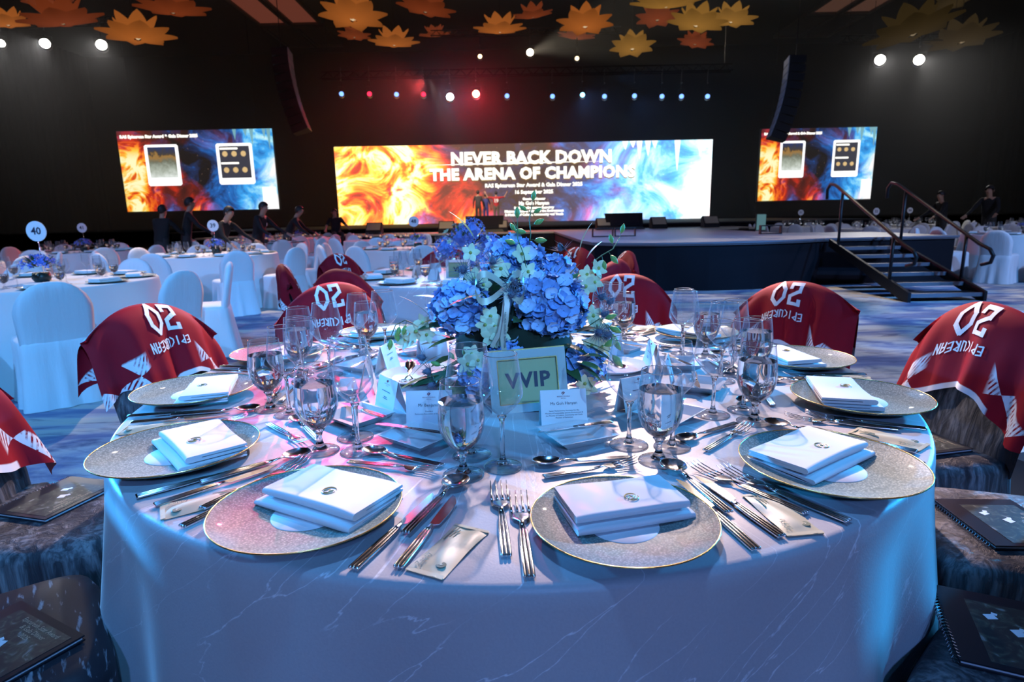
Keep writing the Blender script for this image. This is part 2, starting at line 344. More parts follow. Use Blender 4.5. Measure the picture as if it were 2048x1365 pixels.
# ------------------------------------------------------------------ mesh building
class MB:
    def __init__(s): s.v = []; s.f = []; s.mi = []; s.uv = None
    def add(s, vs_, fs, mi=0, mx=None):
        k = len(s.v)
        s.v += [tuple(mx @ Vector(p)) if mx else tuple(p) for p in vs_]
        s.f += [tuple(i + k for i in f) for f in fs]; s.mi += [mi] * len(fs); return s
    def box(s, c, d, mi=0, rz=0, mx=None):
        x, y, z = (q / 2 for q in d)
        pts = [(-x, -y, -z), (x, -y, -z), (x, y, -z), (-x, y, -z), (-x, -y, z), (x, -y, z), (x, y, z), (-x, y, z)]
        q = Matrix.Translation(c) @ Matrix.Rotation(rz, 4, 'Z')
        if mx: q = mx @ q
        return s.add(pts, [(0, 3, 2, 1), (4, 5, 6, 7), (0, 1, 5, 4), (1, 2, 6, 5), (2, 3, 7, 6), (3, 0, 4, 7)], mi, q)
    def lathe(s, prof, seg=24, mi=0, mx=None, cap0=True, cap1=True, off=(0, 0, 0)):
        vs_ = []; fs = []
        for r_, z in prof:
            for k in range(seg):
                a = 2 * PI * k / seg; vs_.append((off[0] + r_ * math.cos(a), off[1] + r_ * math.sin(a), off[2] + z))
        for j in range(len(prof) - 1):
            for k in range(seg):
                k2 = (k + 1) % seg; fs.append((j * seg + k, j * seg + k2, (j + 1) * seg + k2, (j + 1) * seg + k))
        if cap0: fs.append(tuple(range(seg - 1, -1, -1)))
        if cap1: fs.append(tuple((len(prof) - 1) * seg + k for k in range(seg)))
        return s.add(vs_, fs, mi, mx)
    def tube(s, pts, rad, seg=8, mi=0, mx=None, closed=False):
        pts = [Vector(p) for p in pts]
        if not isinstance(rad, (list, tuple)): rad = [rad] * len(pts)
        vs_ = []; fs = []; up = None; L_ = len(pts)
        for i, p in enumerate(pts):
            if closed: d = pts[(i + 1) % L_] - pts[i - 1]
            else: d = pts[min(i + 1, L_ - 1)] - pts[max(i - 1, 0)]
            d.normalize()
            if up is None:
                up = Vector((0, 0, 1)) if abs(d.z) < .9 else Vector((1, 0, 0))
            a = d.cross(up); a.normalize(); b = a.cross(d); up = b
            for k in range(seg):
                t = 2 * PI * k / seg; vs_.append(p + (a * math.cos(t) + b * math.sin(t)) * rad[i])
        for i in range(L_ if closed else L_ - 1):
            j = (i + 1) % L_
            for k in range(seg):
                k2 = (k + 1) % seg; fs.append((i * seg + k, i * seg + k2, j * seg + k2, j * seg + k))
        if not closed:
            fs.append(tuple(range(seg - 1, -1, -1))); fs.append(tuple((L_ - 1) * seg + k for k in range(seg)))
        return s.add(vs_, fs, mi, mx)
    def grid(s, fn, nu, nv, mi=0, mx=None, wrap=False):
        vs_ = [fn(i / nu, j / nv) for j in range(nv + 1) for i in range(nu + (0 if wrap else 1))]
        W_ = nu if wrap else nu + 1; fs = []
        for j in range(nv):
            for i in range(nu):
                i2 = (i + 1) % W_ if wrap else i + 1
                fs.append((j * W_ + i, j * W_ + i2, (j + 1) * W_ + i2, (j + 1) * W_ + i))
        return s.add(vs_, fs, mi, mx)
    def prism(s, out, z0, z1, mi=0, mx=None):
        k = len(out); vs_ = [(x, y, z0) for x, y in out] + [(x, y, z1) for x, y in out]
        fs = [tuple(range(k - 1, -1, -1)), tuple(range(k, 2 * k))] + [(i, (i + 1) % k, k + (i + 1) % k, k + i) for i in range(k)]
        return s.add(vs_, fs, mi, mx)
    def mesh(s, name, mats, smooth=False, fix=False):
        me = bpy.data.meshes.new(name); me.from_pydata(s.v, [], s.f)
        for x in (mats if isinstance(mats, (list, tuple)) else [mats]): me.materials.append(M[x] if isinstance(x, str) else x)
        me.polygons.foreach_set('material_index', s.mi)
        if smooth: me.polygons.foreach_set('use_smooth', [True] * len(s.f))
        if fix:
            b = bmesh.new(); b.from_mesh(me); bmesh.ops.recalc_face_normals(b, faces=b.faces); b.to_mesh(me); b.free()
        me.update(); return me


def sharp(me, deg=35):
    try: me.set_sharp_from_angle(angle=R(deg))
    except Exception: pass
    return me


def obj(name, me, parent=None, loc=(0, 0, 0), rot=(0, 0, 0), sca=None):
    o = bpy.data.objects.new(name, me); COL.objects.link(o)
    o.location = loc; o.rotation_euler = rot
    if sca: o.scale = sca
    if parent: o.parent = parent
    return o


def tag(o, label, cat, group=None):
    o['label'] = label; o['category'] = cat
    if group: o['group'] = group
    return o


def empty(name, label, cat, loc=(0, 0, 0), rz=0, group=None):
    o = obj(name, None, None, loc, (0, 0, rz)); o.empty_display_size = .05
    return tag(o, label, cat, group)


def struct(name, me, **k):
    o = obj(name, me, **k); o['kind'] = 'structure'; return o


class P:
    """a kind of thing: its parts with shared meshes, set down any number of times"""
    def __init__(s, name, cat): s.n = name; s.c = cat; s.parts = []
    def part(s, name, me, under=-1, loc=(0, 0, 0), rot=(0, 0, 0), label=None, stuff=False):
        s.parts.append((name, me, under, loc, rot, label, stuff)); return len(s.parts) - 1
    def put(s, label, loc, rz=0, group=None, rot=None, sca=None, skip=()):
        if len(s.parts) == 1:
            o = obj(s.n, s.parts[0][1], None, loc, rot or (0, 0, rz), sca); return tag(o, label, s.c, group)
        e = obj(s.n, None, None, loc, rot or (0, 0, rz), sca); e.empty_display_size = .03; tag(e, label, s.c, group)
        made = []
        for nm, me, un, l, r_, lb, st in s.parts:
            if nm in skip: made.append(None); continue
            o = obj(nm, me, e if un < 0 else made[un], l, r_)
            if lb: o['label'] = lb
            if st: o['kind'] = 'stuff'
            made.append(o)
        return e


_tc = {}
def text(body, size, align='CENTER', bold=0., spacing=1., line=1., ext=0.):
    key = (body, size, align, bold, spacing, line, ext)
    if key in _tc: return _tc[key]
    cu = bpy.data.curves.new('lettering', 'FONT'); cu.body = body; cu.size = size; cu.align_x = align; cu.align_y = 'CENTER'
    cu.offset = bold; cu.space_character = spacing; cu.space_line = line; cu.resolution_u = 2; cu.extrude = ext
    o = bpy.data.objects.new('lettering', cu); COL.objects.link(o)
    dg = bpy.context.evaluated_depsgraph_get(); ev = o.evaluated_get(dg); me = ev.to_mesh()
    vs_ = [tuple(q.co) for q in me.vertices]; fs = [tuple(p.vertices) for p in me.polygons]
    ev.to_mesh_clear(); bpy.data.objects.remove(o); bpy.data.curves.remove(cu)
    _tc[key] = (vs_, fs); return vs_, fs


UPRIGHT = Matrix.Rotation(PI / 2, 4, 'X')   # text plane stood up, read from -y
def text_mesh(name, body, size, material, mx=Matrix(), **k):
    b = MB(); b.add(*text(body, size, **k), 0, mx); return b.mesh(name, material)


# angular stroke lettering (jersey print)
GL = {
    'E': [((.9, 1.4), (.1, 1.2)), ((.1, 1.2), (.1, 0)), ((.1, .75), (.75, .85)), ((.1, 0), (.9, .2))],
    'P': [((.1, 0), (.1, 1.4)), ((.1, 1.4), (.85, 1.05)), ((.85, 1.05), (.1, .65))],
    'I': [((.4, 0), (.4, 1.4))],
    'C': [((.8, 1.4), (.1, .9)), ((.1, .9), (.1, .4)), ((.1, .4), (.8, 0))],
    'U': [((.1, 1.4), (.1, .2)), ((.1, .2), (.8, .0)), ((.8, 0), (.8, 1.4))],
    'R': [((.1, 0), (.1, 1.4)), ((.1, 1.4), (.8, 1.1)), ((.8, 1.1), (.1, .7)), ((.1, .7), (.85, 0))],
    'A': [((.1, 0), (.1, 1.1)), ((.1, 1.1), (.8, 1.4)), ((.8, 1.4), (.8, 0)), ((.1, .6), (.8, .7))],
    'N': [((.1, 0), (.1, 1.4)), ((.1, 1.3), (.8, .1)), ((.8, 0), (.8, 1.4))],
    '0': [((.45, 1.4), (.0, .95)), ((.0, .95), (.0, .45)), ((.0, .45), (.45, 0)), ((.45, 0), (.9, .45)), ((.9, .45), (.9, .95)), ((.9, .95), (.45, 1.4))],
    '2': [((.05, 1.05), (.05, 1.3)), ((.0, 1.3), (.85, 1.3)), ((.8, 1.3), (.8, .85)), ((.8, .85), (.1, .5)), ((.1, .55), (.1, .1)), ((.05, .1), (.9, .1)), ((.85, .1), (.85, .35))],
    '6': [((.85, 1.35), (.05, 1.0)), ((.05, 1.0), (.05, .1)), ((.05, .1), (.85, .1)), ((.85, .1), (.85, .65)), ((.85, .65), (.05, .65))],
    '9': [((.05, .05), (.85, .4)), ((.85, .4), (.85, 1.3)), ((.85, 1.3), (.05, 1.3)), ((.05, 1.3), (.05, .75)), ((.05, .75), (.85, .75))],
    '1': [((.45, 0), (.45, 1.4)), ((.45, 1.4), (.15, 1.1))],
    '5': [((.85, 1.3), (.1, 1.3)), ((.1, 1.3), (.1, .75)), ((.1, .75), (.85, .75)), ((.85, .75), (.85, .1)), ((.85, .1), (.05, .1))],
    'V': [((.05, 1.4), (.45, 0)), ((.45, 0), (.85, 1.4))],
}
def strokes(word, h, wid, thick, gap=1.2, sub=3):
    """quads of the strokes: letter cell width wid, cap height h, centred"""
    out = []; n_ = len(word); tot = n_ * wid * gap
    for i, ch in enumerate(word):
        x0 = -tot / 2 + i * wid * gap
        for (ax, ay), (bx, by) in GL.get(ch, []):
            a = Vector((x0 + ax * wid, ay / 1.4 * h)); b = Vector((x0 + bx * wid, by / 1.4 * h))
            d = (b - a).normalized() * thick / 2; q = Vector((-d.y, d.x)); a = a - d * .6; b = b + d * .6
            for k in range(sub):
                p = a.lerp(b, k / sub); r_ = a.lerp(b, (k + 1) / sub)
                out.append([p - q, r_ - q, r_ + q, p + q])
    return out


# ------------------------------------------------------------------ hall shell
TZ = .755                      # height of a table top
CX, CY = .0106, 1.6815         # middle of the near table

b = MB(); b.box((2, 13, -.05), (56, 54, .1)); struct('floor', b.mesh('floor', 'carpet'))
b = MB(); b.box((2, 13, 11.1), (56, 54, .2)); struct('ceiling', b.mesh('ceiling', 'ceil'))
def pleats(x0, y0, x1, y1, z1, amp=.08, pitch_=.45):
    L_ = math.hypot(x1 - x0, y1 - y0); nn = int(L_ / pitch_ * 4); dx, dy = (x1 - x0) / L_, (y1 - y0) / L_
    return lambda u, v_: (x0 + dx * L_ * u - dy * amp * math.sin(u * L_ / pitch_ * 2 * PI), y0 + dy * L_ * u + dx * amp * math.sin(u * L_ / pitch_ * 2 * PI), z1 * v_), nn
for nm, q in (('wall_far', (-26, 38.5, 30, 38.5)), ('wall_left', (-25, -13, -25, 39)), ('wall_right', (29, 39, 29, -13)), ('wall_back', (30, -12.5, -26, -12.5))):
    fn, nn = pleats(*q, 11, .08 if 'far' not in nm else .0); b = MB(); b.grid(fn, nn if 'far' not in nm else 1, 1); struct(nm, b.mesh(nm, 'drape', True))
# coffered coves in the ceiling; weak panel emission stands in for uplighting
k_ = 0
for (xa, sgn, mt) in ((-11.6, -1, 'e_cove'), (15.9, 1, 'e_cove_dim')):
    for dx in (0, 1.62):
        for (ya, yb) in ((14, 32.6), (33.2, 36.6)):
            k_ += 1
            b = MB(); x_ = xa + sgn * dx * -1 if sgn < 0 else xa + dx
            b.box((x_, (ya + yb) / 2, 10.97), (1.3, yb - ya, .05), 0)
            for s2 in (-1, 1): b.box((x_ + s2 * .7, (ya + yb) / 2, 10.92), (.12, yb - ya + .2, .16), 1)
            for s2 in (ya - .06, yb + .06): b.box((x_, s2, 10.92), (1.5, .12, .16), 1)
            struct('trim_%d' % k_, b.mesh('ceiling_cove', [mt if ya < 20 else 'trim', 'trim']))

# ------------------------------------------------------------------ stage
SZ = .77
b = MB()
thr = [(1.32, 18.3), (1.32, 11.0), (1.40, 10.25), (1.72, 9.85), (2.3, 9.6), (3.17, 9.5), (3.9, 9.55), (4.6, 9.75), (5.2, 10.05), (7.5, 10.15), (7.5, 12.6), (5.8, 13.0), (5.8, 18.3)]
st = empty('stage', 'low black skirted stage with a rounded grey runway in front of the big screen', 'stage', (0, 0, 0))
b = MB(); b.prism(thr[::-1], SZ - .05, SZ); obj('runway_deck', b.mesh('runway_deck', 'stage_top', fix=True), st)
b = MB(); off = [(x + (.03 if x < 3 else -.03), y + .03) for x, y in thr]
b.prism(off[::-1], .0, SZ - .05); obj('runway_skirt', b.mesh('runway_skirt', 'skirt', fix=True), st)
b = MB(); b.box((-1, 19.5, SZ - .025), (17, 2.3, .05)); obj('front_deck', b.mesh('front_deck', 'panel_beige'), st)
b = MB()
fn, nn = pleats(-9.4, 18.36, 7.4, 18.36, SZ - .05, .03, .3); b.grid(fn, nn, 1)
obj('front_skirt', b.mesh('front_skirt', 'skirt', True), st)
b = MB(); b.box((0.5, 26.55, .90), (24, 12.1, .05)); obj('upper_deck', b.mesh('upper_deck', 'black_matt'), st)
b = MB(); fn, nn = pleats(-11.4, 20.6, 12.4, 20.6, .175, .03, .3)
b.grid(lambda u, v_: (fn(u, v_)[0], fn(u, v_)[1], SZ + .0 + fn(u, v_)[2] * .78 if False else .70 + fn(u, v_)[2]), nn, 1)
obj('riser_skirt', b.mesh('riser_skirt', 'skirt', True), st)
b = MB()
for (xa, ya), (xb, yb) in zip(thr[1:9], thr[2:10]):
    L_ = math.hypot(xb - xa, yb - ya); b.box(((xa + xb) / 2, (ya + yb) / 2 - .012, SZ - .012), (L_ + .02, .02, .03), 0, math.atan2(yb - ya, xb - xa))
obj('edge_strip', b.mesh('edge_strip', 'step_edge'), st)

# steps at the runway's side
sp_ = empty('stage_steps', 'black open-riser steps with two handrails leading down from the runway', 'steps', (5.78, 8.9, 0))
def stepper(i):
    b = MB(); t = i / 5; z = .62 - t * .53; y = .93 - t * 1.78
    b.box((0, y, z), (.96, .27, .035), 0); b.box((0, y - .13, z - .004), (.98, .03, .05), 1); return b
for i in range(6): obj('tread', stepper(i).mesh('tread', ['black_metal', 'step_edge']), sp_)
for s2 in (-1, 1):
    b = MB(); mxs = Matrix(((1, 0, 0, s2 * .505), (0, 1, 0, 0), (0, 0, 1, 0), (0, 0, 0, 1)))
    b.add([(-.02, 1.1, .64), (-.02, 1.1, .76), (-.02, -1.02, .13), (-.02, -1.02, .0), (-.02, -.9, 0), (.02, 1.1, .64), (.02, 1.1, .76), (.02, -1.02, .13), (.02, -1.02, 0), (.02, -.9, 0)],
          [(0, 1, 2, 3, 4), (9, 8, 7, 6, 5), (0, 5, 6, 1), (1, 6, 7, 2), (2, 7, 8, 3), (3, 8, 9, 4), (4, 9, 5, 0)], 0, mxs)
    obj('stringer', b.mesh('stringer', 'black_metal', fix=True), sp_)
    b = MB(); x = s2 * .5
    pts = [(x, 1.32, 1.40), (x, 1.33, 1.56), (x, 1.24, 1.64), (x, 1.1, 1.62)] + [(x, 1.0 - t * .2, 1.58 - t * .093) for t in range(0, 10)] + [(x, -.99, .68), (x, -1.06, .60), (x, -1.03, .51), (x, -.88, .47)]
    b.tube(pts, .024, 8); h = obj('handrail', b.mesh('handrail', 'black_metal', True), sp_)
    for yy, z0, z1 in ((.85, .56, 1.50), (-.55, .15, .86)):
        b = MB(); b.tube([(x, yy, z0), (x, yy, z1)], .022, 8); obj('rail_post', b.mesh('rail_post', 'black_metal', True), sp_)

# main LED wall with its picture and wording
def fig(name, lab, cat, loc, rz=0): return empty(name, lab, cat, loc, rz)
SW, SH = 19.9, 4.05
scr = fig('led_wall', 'wide glowing screen of fire and ice with the event title at the stage back', 'screen', (.8, 33, .95))
b = MB(); b.box((0, 0, SH / 2), (SW, .12, SH)); obj('picture', b.mesh('picture', 'screen_main'), scr)
b = MB(); b.box((0, .22, SH / 2), (SW + .1, .28, SH + .1)); obj('cabinet', b.mesh('cabinet', 'black_matt'), scr)
px = 33 / 1200
def main_text(body, u, v_, size, mt='e_screen_text', **k):
    x = (u - 1045) * px; z = (445.5 - v_ + (u - 1045) * -.0) * px * .93 - .02
    me = text_mesh('lettering', body, size, mt, Matrix.Translation((x, -.075, z)) @ UPRIGHT, **k)
    return obj('lettering', me, scr)
def shadowed(body, u, v_, size, **k):
    o = main_text(body, u, v_ + 2.2, size, 'e_screen_brown', **k); o.location.y = .008; o.name = 'letter_shade'
    main_text(body, u, v_, size, **k)
shadowed('NEVER BACK DOWN', 1060, 316, .86, bold=.045, spacing=1.05)
shadowed('THE ARENA OF CHAMPIONS', 1062, 347, .79, bold=.045, spacing=1.08)
for s_, v_, z_ in (('RAS Epicurean Star Award & Gala Dinner 2025', 370, .27), ('16 September 2025', 384, .26), ('Guest-of-Honour', 398, .17), ('Ms Goh Hanyan', 407, .25),
                   ('Senior Parliamentary Secretary', 416, .17), ('Ministry of Sustainability and the Environment', 423, .17), ('& Ministry of Culture, Community and Youth', 430, .17)):
    main_text(s_, 1064, v_, z_, bold=.012)
b = MB(); b.add([(-5.2, -.07, 3.03), (-1.5, -.07, 3.0), (4.6, -.07, 3.06), (-1.5, -.07, 3.10)], [(0, 1, 2, 3)]); obj('arrow_streak', b.mesh('arrow_streak', 'e_screen_text'), scr)
b = MB(); q = random.Random(3)
for x, L_ in ((5.35, .45), (5.75, .35), (6.1, .95), (6.55, .8), (6.9, .4), (8.1, 1.6), (9.3, .9)):
    b.add([(x - .16, -.07, SH), (x + .16, -.07, SH), (x + .03, -.07, SH - L_), (x - .03, -.07, SH - L_ * .8)], [(0, 1, 2, 3)][:1])
obj('icicle', b.mesh('icicle', 'e_screen_white'), scr)

# side screens
def side_screen(loc, wd, ht, rz, lab):
    e = fig('projection_screen', lab, 'screen', loc, rz)
    b = MB(); b.box((0, 0, ht / 2), (wd, .08, ht)); obj('picture', b.mesh('picture', 'screen_side'), e)
    b = MB(); b.box((0, .1, ht / 2), (wd + .1, .1, ht + .1)); obj('cabinet', b.mesh('cabinet', 'black_matt'), e)
    for s2 in (-1, 1): b = MB(); b.tube([(s2 * wd * .4, .1, ht), (s2 * wd * .4, .1, 11.0 - loc[2])], .012, 5); obj('hanging_cable', b.mesh('hanging_cable', 'drape'), e)
    def flat(nm, u0, u1, v0, v1, mt, y, r_=.0):
        x0, x1 = (u0 - .5) * wd, (u1 - .5) * wd; z0, z1 = v0 * ht, v1 * ht; c = r_ * wd
        o = [(x0 + c, z0), (x1 - c, z0), (x1, z0 + c), (x1, z1 - c), (x1 - c, z1), (x0 + c, z1), (x0, z1 - c), (x0, z0 + c)] if r_ else [(x0, z0), (x1, z0), (x1, z1), (x0, z1)]
        b = MB(); b.add([(x, -y, z) for x, z in o], [tuple(range(len(o)))]); return obj(nm, b.mesh(nm, mt), e)
    flat('photo_card', .165, .385, .32, .83, 'e_screen_white', .045, .01); flat('photo_card', .63, .865, .32, .83, 'e_screen_white', .045, .01)
    flat('blank_square', .905, .995, .05, .28, 'e_screen_white', .045)
    f1 = flat('photo', .185, .365, .42, .80, M['e_photo'], .05)
    f2 = flat('photo', .65, .845, .40, .795, 'e_screen_dark', .05)
    b = MB()
    for ro, zc in ((0, .70), (1, .50)):
        for k in range(3): b.lathe([(.0001, 0), (.018 * wd, 0)], 10, 0, Matrix.Translation(((.685 + .06 * k - .5) * wd, -.055, zc * ht)) @ UPRIGHT, False, False)
    obj('portrait_dot', b.mesh('portrait_dot', 'e_warm_print'), e)
    for zc in (.765, .585): flat('caption_bar', .655, .77, zc - .012, zc + .012, 'e_screen_text', .056)
    me = text_mesh('lettering', 'RAS Epicurean Star Award & Gala Dinner 2025', wd * .0262, 'e_screen_text', Matrix.Translation((-.23 * wd, -.05, .93 * ht)) @ UPRIGHT, bold=.012)
    obj('lettering', me, e); b = MB()
    for x, L_ in ((.76, .14), (.83, .10), (.87, .22), (.95, .12), (.98, .28)):
        X = (x - .5) * wd; b.add([(X - .1, -.044, ht), (X + .1, -.044, ht), (X + .01, -.044, ht * (1 - L_))], [(0, 1, 2)])
    obj('icicle', b.mesh('icicle', 'e_ice'), e)
M['e_photo'] = emis('screen_photo', (.25, .3, .26), 1); g = N(M['e_photo'])
sp2 = g.new('SeparateXYZ'); tcg = g.new('TexCoord'); g.link(tcg.outputs['Generated'], sp2.inputs[0])
nz_ = g.noise(tcg.outputs['Generated'], 7, 4, .5)
g.link(g.ramp(g.math('ADD', sp2.outputs[2], g.math('MULTIPLY', g.math('SUBTRACT', nz_, .5), .5)), [(0, (.8, .85, .8)), (.25, (.45, .5, .42)), (.5, (.16, .17, .12)), (.7, (.38, .2, .05)), (.78, (.06, .05, .04)), (1, (.02, .04, .14))]), M['e_photo'].node_tree.nodes['Emission'].inputs[0])
M['e_warm_print'] = emis('screen_warm_print', (.8, .55, .25), 1)
M['e_ice'] = emis('screen_ice_print', (.3, .65, .75), .7)
side_screen((-15.4, 31, 1.85), 7.6, 3.85, R(0), 'hanging fire and ice screen with two photo cards beyond the white-covered chairs')
side_screen((15.35, 31, 1.76), 5.65, 3.45, R(0), 'hanging fire and ice screen with two photo cards behind the stage steps')

# stage front gear
def monitor_mesh():
    p = P('stage_monitor', 'speaker')
    b = MB(); b.add([(-.24, -.2, 0), (.24, -.2, 0), (.24, .2, 0), (-.24, .2, 0), (-.24, -.2, .1), (.24, -.2, .1), (.24, .06, .36), (-.24, .06, .36), (.24, .2, .3), (-.24, .2, .3)],
                    [(0, 3, 2, 1), (0, 1, 5, 4), (4, 5, 6, 7), (7, 6, 8, 9), (9, 8, 2, 3), (1, 2, 8, 6, 5), (0, 4, 7, 9, 3)]); p.part('cabinet', b.mesh('cabinet', 'black_matt'))
    b = MB(); b.box((0, 0, 0), (.42, .02, .28)); p.part('baffle', b.mesh('baffle', 'panel_beige'), -1, (0, -.085, .235), (R(-45), 0, 0))
    return p
MON = monitor_mesh()
for u, Y, ph in ((758, 19.0, 'at the red end of the stage front'), (900, 19.0, 'left of the two people on stage'), (1005, 19.0, 'below the man in the red shirt'),
                 (1209, 19.0, 'in front of the icy half of the screen'), (1316, 19.2, 'beside the big black monitor box'), (1418, 19.4, 'at the icy end of the screen')):
    MON.put('beige fronted wedge monitor speaker ' + ph, ((u - 1024) * Y / 1200, Y, SZ), 0, 'wedge speakers along the stage front')
BIGM = P('floor_screen', 'screen')
b = MB(); b.add([(-.62, -.25, 0), (.62, -.25, 0), (.62, .3, 0), (-.62, .3, 0), (-.55, -.22, .08), (.55, -.22, .08), (.6, .1, .5), (-.6, .1, .5), (.5, .3, .3), (-.5, .3, .3)],
                [(0, 3, 2, 1), (0, 1, 5, 4), (4, 5, 6, 7), (7, 6, 8, 9), (9, 8, 2, 3), (1, 2, 8, 6, 5), (0, 4, 7, 9, 3)]); BIGM.part('housing', b.mesh('housing', 'black_metal'))
b = MB(); b.box((0, 0, 0), (.9, .02, .4)); BIGM.part('glass_panel', b.mesh('glass_panel', 'cover_black'), -1, (0, -.08, .28), (R(-37), 0, 0))
BIGM.put('large black confidence monitor at the feet of the people on stage', (-.78, 19.0, SZ), 0, 'confidence monitors on the stage front')
BIGM.put('large black confidence monitor between two beige wedges', (3.55, 19.0, SZ), 0, 'confidence monitors on the stage front')
FR = P('prompter_frame', 'frame')
b = MB(); b.box((0, 0, .01), (.44, .1, .02)); b.box((0, 0, .17), (.44, .1, .02)); FR.part('shelf', b.mesh('shelf', 'black_metal'))
for s2 in (-1, 1): b = MB(); b.box((s2 * .21, 0, .09), (.02, .1, .14)); FR.part('side', b.mesh('side', 'black_metal'))
for x, y, ph in ((1.95, 12.8, 'by the rounded corner of the runway'), (2.42, 12.8, 'second from the rounded runway corner'), (5.35, 12.5, 'near the top of the steps')):
    FR.put('open black metal stand ' + ph, (x, y, SZ), 0, 'open stands on the runway')
v_ = empty('video_monitor', 'small upright pale blue monitor standing beyond the runway', 'screen', (7.25, 17.6, 0))
b = MB(); b.box((0, 0, .93), (.24, .05, .44)); obj('screen_face', b.mesh('screen_face', emis('monitor_glow', (.10, .22, .25), .8)), v_)
b = MB(); b.box((0, .05, .93), (.28, .05, .48)); b.tube([(0, .05, .03), (0, .05, .7)], .025); b.box((0, .05, .015), (.5, .4, .03)); obj('stand', b.mesh('stand', 'black_metal'), v_)

# ------------------------------------------------------------------ rig of lamps
def RZ(u, v_, Y):
    d = fw + rr * ((u - 1024) / 1200) - uu * ((v_ - 682.5) / 1200); return CAM.z + d.z * Y / d.y
def RX(u, v_, Y):
    d = fw + rr * ((u - 1024) / 1200) - uu * ((v_ - 682.5) / 1200); return d.x * Y / d.y
LAMPS = {}
def lamp_kind(mt, rad=.11):
    key = (mt, rad)
    if key in LAMPS: return LAMPS[key]
    p = P('stage_lamp', 'lamp')
    b = MB(); b.lathe([(rad * 1.15, 0), (rad * 1.25, .06), (rad * 1.25, .3), (rad * .9, .42), (.03, .46)], 16, 0, Matrix.Rotation(-PI / 2, 4, 'X')); p.part('housing', b.mesh('housing', 'black_metal', True))
    b = MB(); b.lathe([(rad, -.012), (rad * .6, -.03), (.001, -.036)], 16, 0, Matrix.Rotation(-PI / 2, 4, 'X'), False, False); p.part('lens', b.mesh('lens', mt, True))
    b = MB(); b.tube([(-rad * 1.4, .2, 0), (-rad * 1.4, .2, .3), (rad * 1.4, .2, .3), (rad * 1.4, .2, 0)], .015, 6); b.tube([(0, .2, .3), (0, .2, 1.0)], .02, 6); b.box((0, .2, .75), (.04, .34, .5)); p.part('yoke', b.mesh('yoke', 'black_metal'))
    LAMPS[key] = p; return p
for y_, z_, x0, x1, nm, lb in ((24.2, 6.45, -7, 8.5, 'far', 'long black lighting truss above the stage front'), (29.4, RZ(1060, 105, 29.2) + .8, -3.4, 5.2, 'near', 'short black truss holding three warm lamps'), (24.2, 8.5, -19.5, -13.5, 'west', 'black truss with three white lamps over the white tables'), (24.2, 7.35, 12.5, 17, 'east', 'black truss with two white lamps beyond the steps')):
    t = empty('truss', lb, 'truss', ((x0 + x1) / 2, y_, z_)); L_ = x1 - x0
    for dy, dz in ((-.14, -.0), (.14, 0), (0, .25)):
        b = MB(); b.tube([(-L_ / 2, dy, dz), (L_ / 2, dy, dz)], .024, 6); obj('chord', b.mesh('chord', 'drape', True), t)
    b = MB(); k = int(L_ / .5)
    for i in range(k):
        xa = -L_ / 2 + i * .5
        b.tube([(xa, -.14, 0), (xa + .25, 0, .25), (xa + .5, -.14, 0)], .012, 5); b.tube([(xa, .14, 0), (xa + .25, 0, .25), (xa + .5, .14, 0)], .012, 5)
    o = obj('lacing', b.mesh('lacing', 'drape'), t); o['kind'] = 'stuff'
    for xx in (-L_ / 2 + .3, L_ / 2 - .3):
        b = MB(); b.tube([(xx, 0, .25), (xx, 0, 10.9 - z_)], .008, 5); obj('hanging_cable', b.mesh('hanging_cable', 'black_metal'), t)
WORD = ['first', 'second', 'third', 'fourth', 'fifth', 'sixth', 'seventh', 'eighth', 'ninth', 'tenth', 'eleventh', 'twelfth', 'thirteenth', 'fourteenth', 'fifteenth', 'sixteenth', 'seventeenth', 'eighteenth', 'nineteenth', 'twentieth']
row = [(683, 188, 'e_blue', 'blue'), (739, 188, 'e_red', 'red'), (793, 189, 'e_blue', 'blue'), (847, 189, 'e_red', 'red'), (900, 194, 'e_bluewhite', 'dazzling blue-white'), (952, 188, 'e_redhot', 'dazzling red'),
       (1014, 192, 'e_blue', 'small blue'), (1105, 193, 'e_blue', 'blue'), (1165, 190, 'e_cyan', 'bright cyan'), (1209, 193, 'e_blue', 'blue'), (1269, 192, 'e_blue', 'deep blue'), (1324, 193, 'e_blue', 'blue'), (1363, 193, 'e_blue', 'dim blue'), (1415, 193, 'e_blue', 'blue')]
def rig2(u, v_, Y, mt, rad, lab, grp):
    x = RX(u, v_, Y); z = RZ(u, v_, Y)
    lamp_kind(mt, rad).put(lab, (x, Y, z), math.atan2(x, Y) * .9 * -1, grp)
    return x, Y, z
for i, (u, v_, mt, nm) in enumerate(row):
    rig2(u, v_, 24, mt, .13 if 'dazz' in nm else .085, '%s stage lamp, %s along the row over the stage' % (nm, WORD[i]), 'lamps in the row over the stage')
for u, v_, mt, rad, lb in ((960, 113, 'e_warm_dim', .06, 'small warm lamp above the dazzling red lamp'), (1060, 105, 'e_warm', .10, 'bright warm spotlight under the lotus lamps'), (1154, 117, 'e_warm_dim', .06, 'small warm lamp above the bright cyan lamp')):
    rig2(u, v_, 29.2, mt, rad * 1.5, lb, 'warm lamps on the short truss')
for u, v_, rad, lb in ((2, 87, .12, 'white spotlight at the outer end of its truss of three'), (90, 87, .16, 'white spotlight in the middle of its truss of three'), (203, 90, .17, 'white spotlight at the inner end of its truss of three'),
                       (1760, 120, .17, 'white spotlight nearer the stage on the pair truss'), (1838, 120, .17, 'white spotlight farther from the stage on the pair truss')):
    rig2(u, v_, 24, 'e_white', rad, lb, 'white spotlights over the hall')

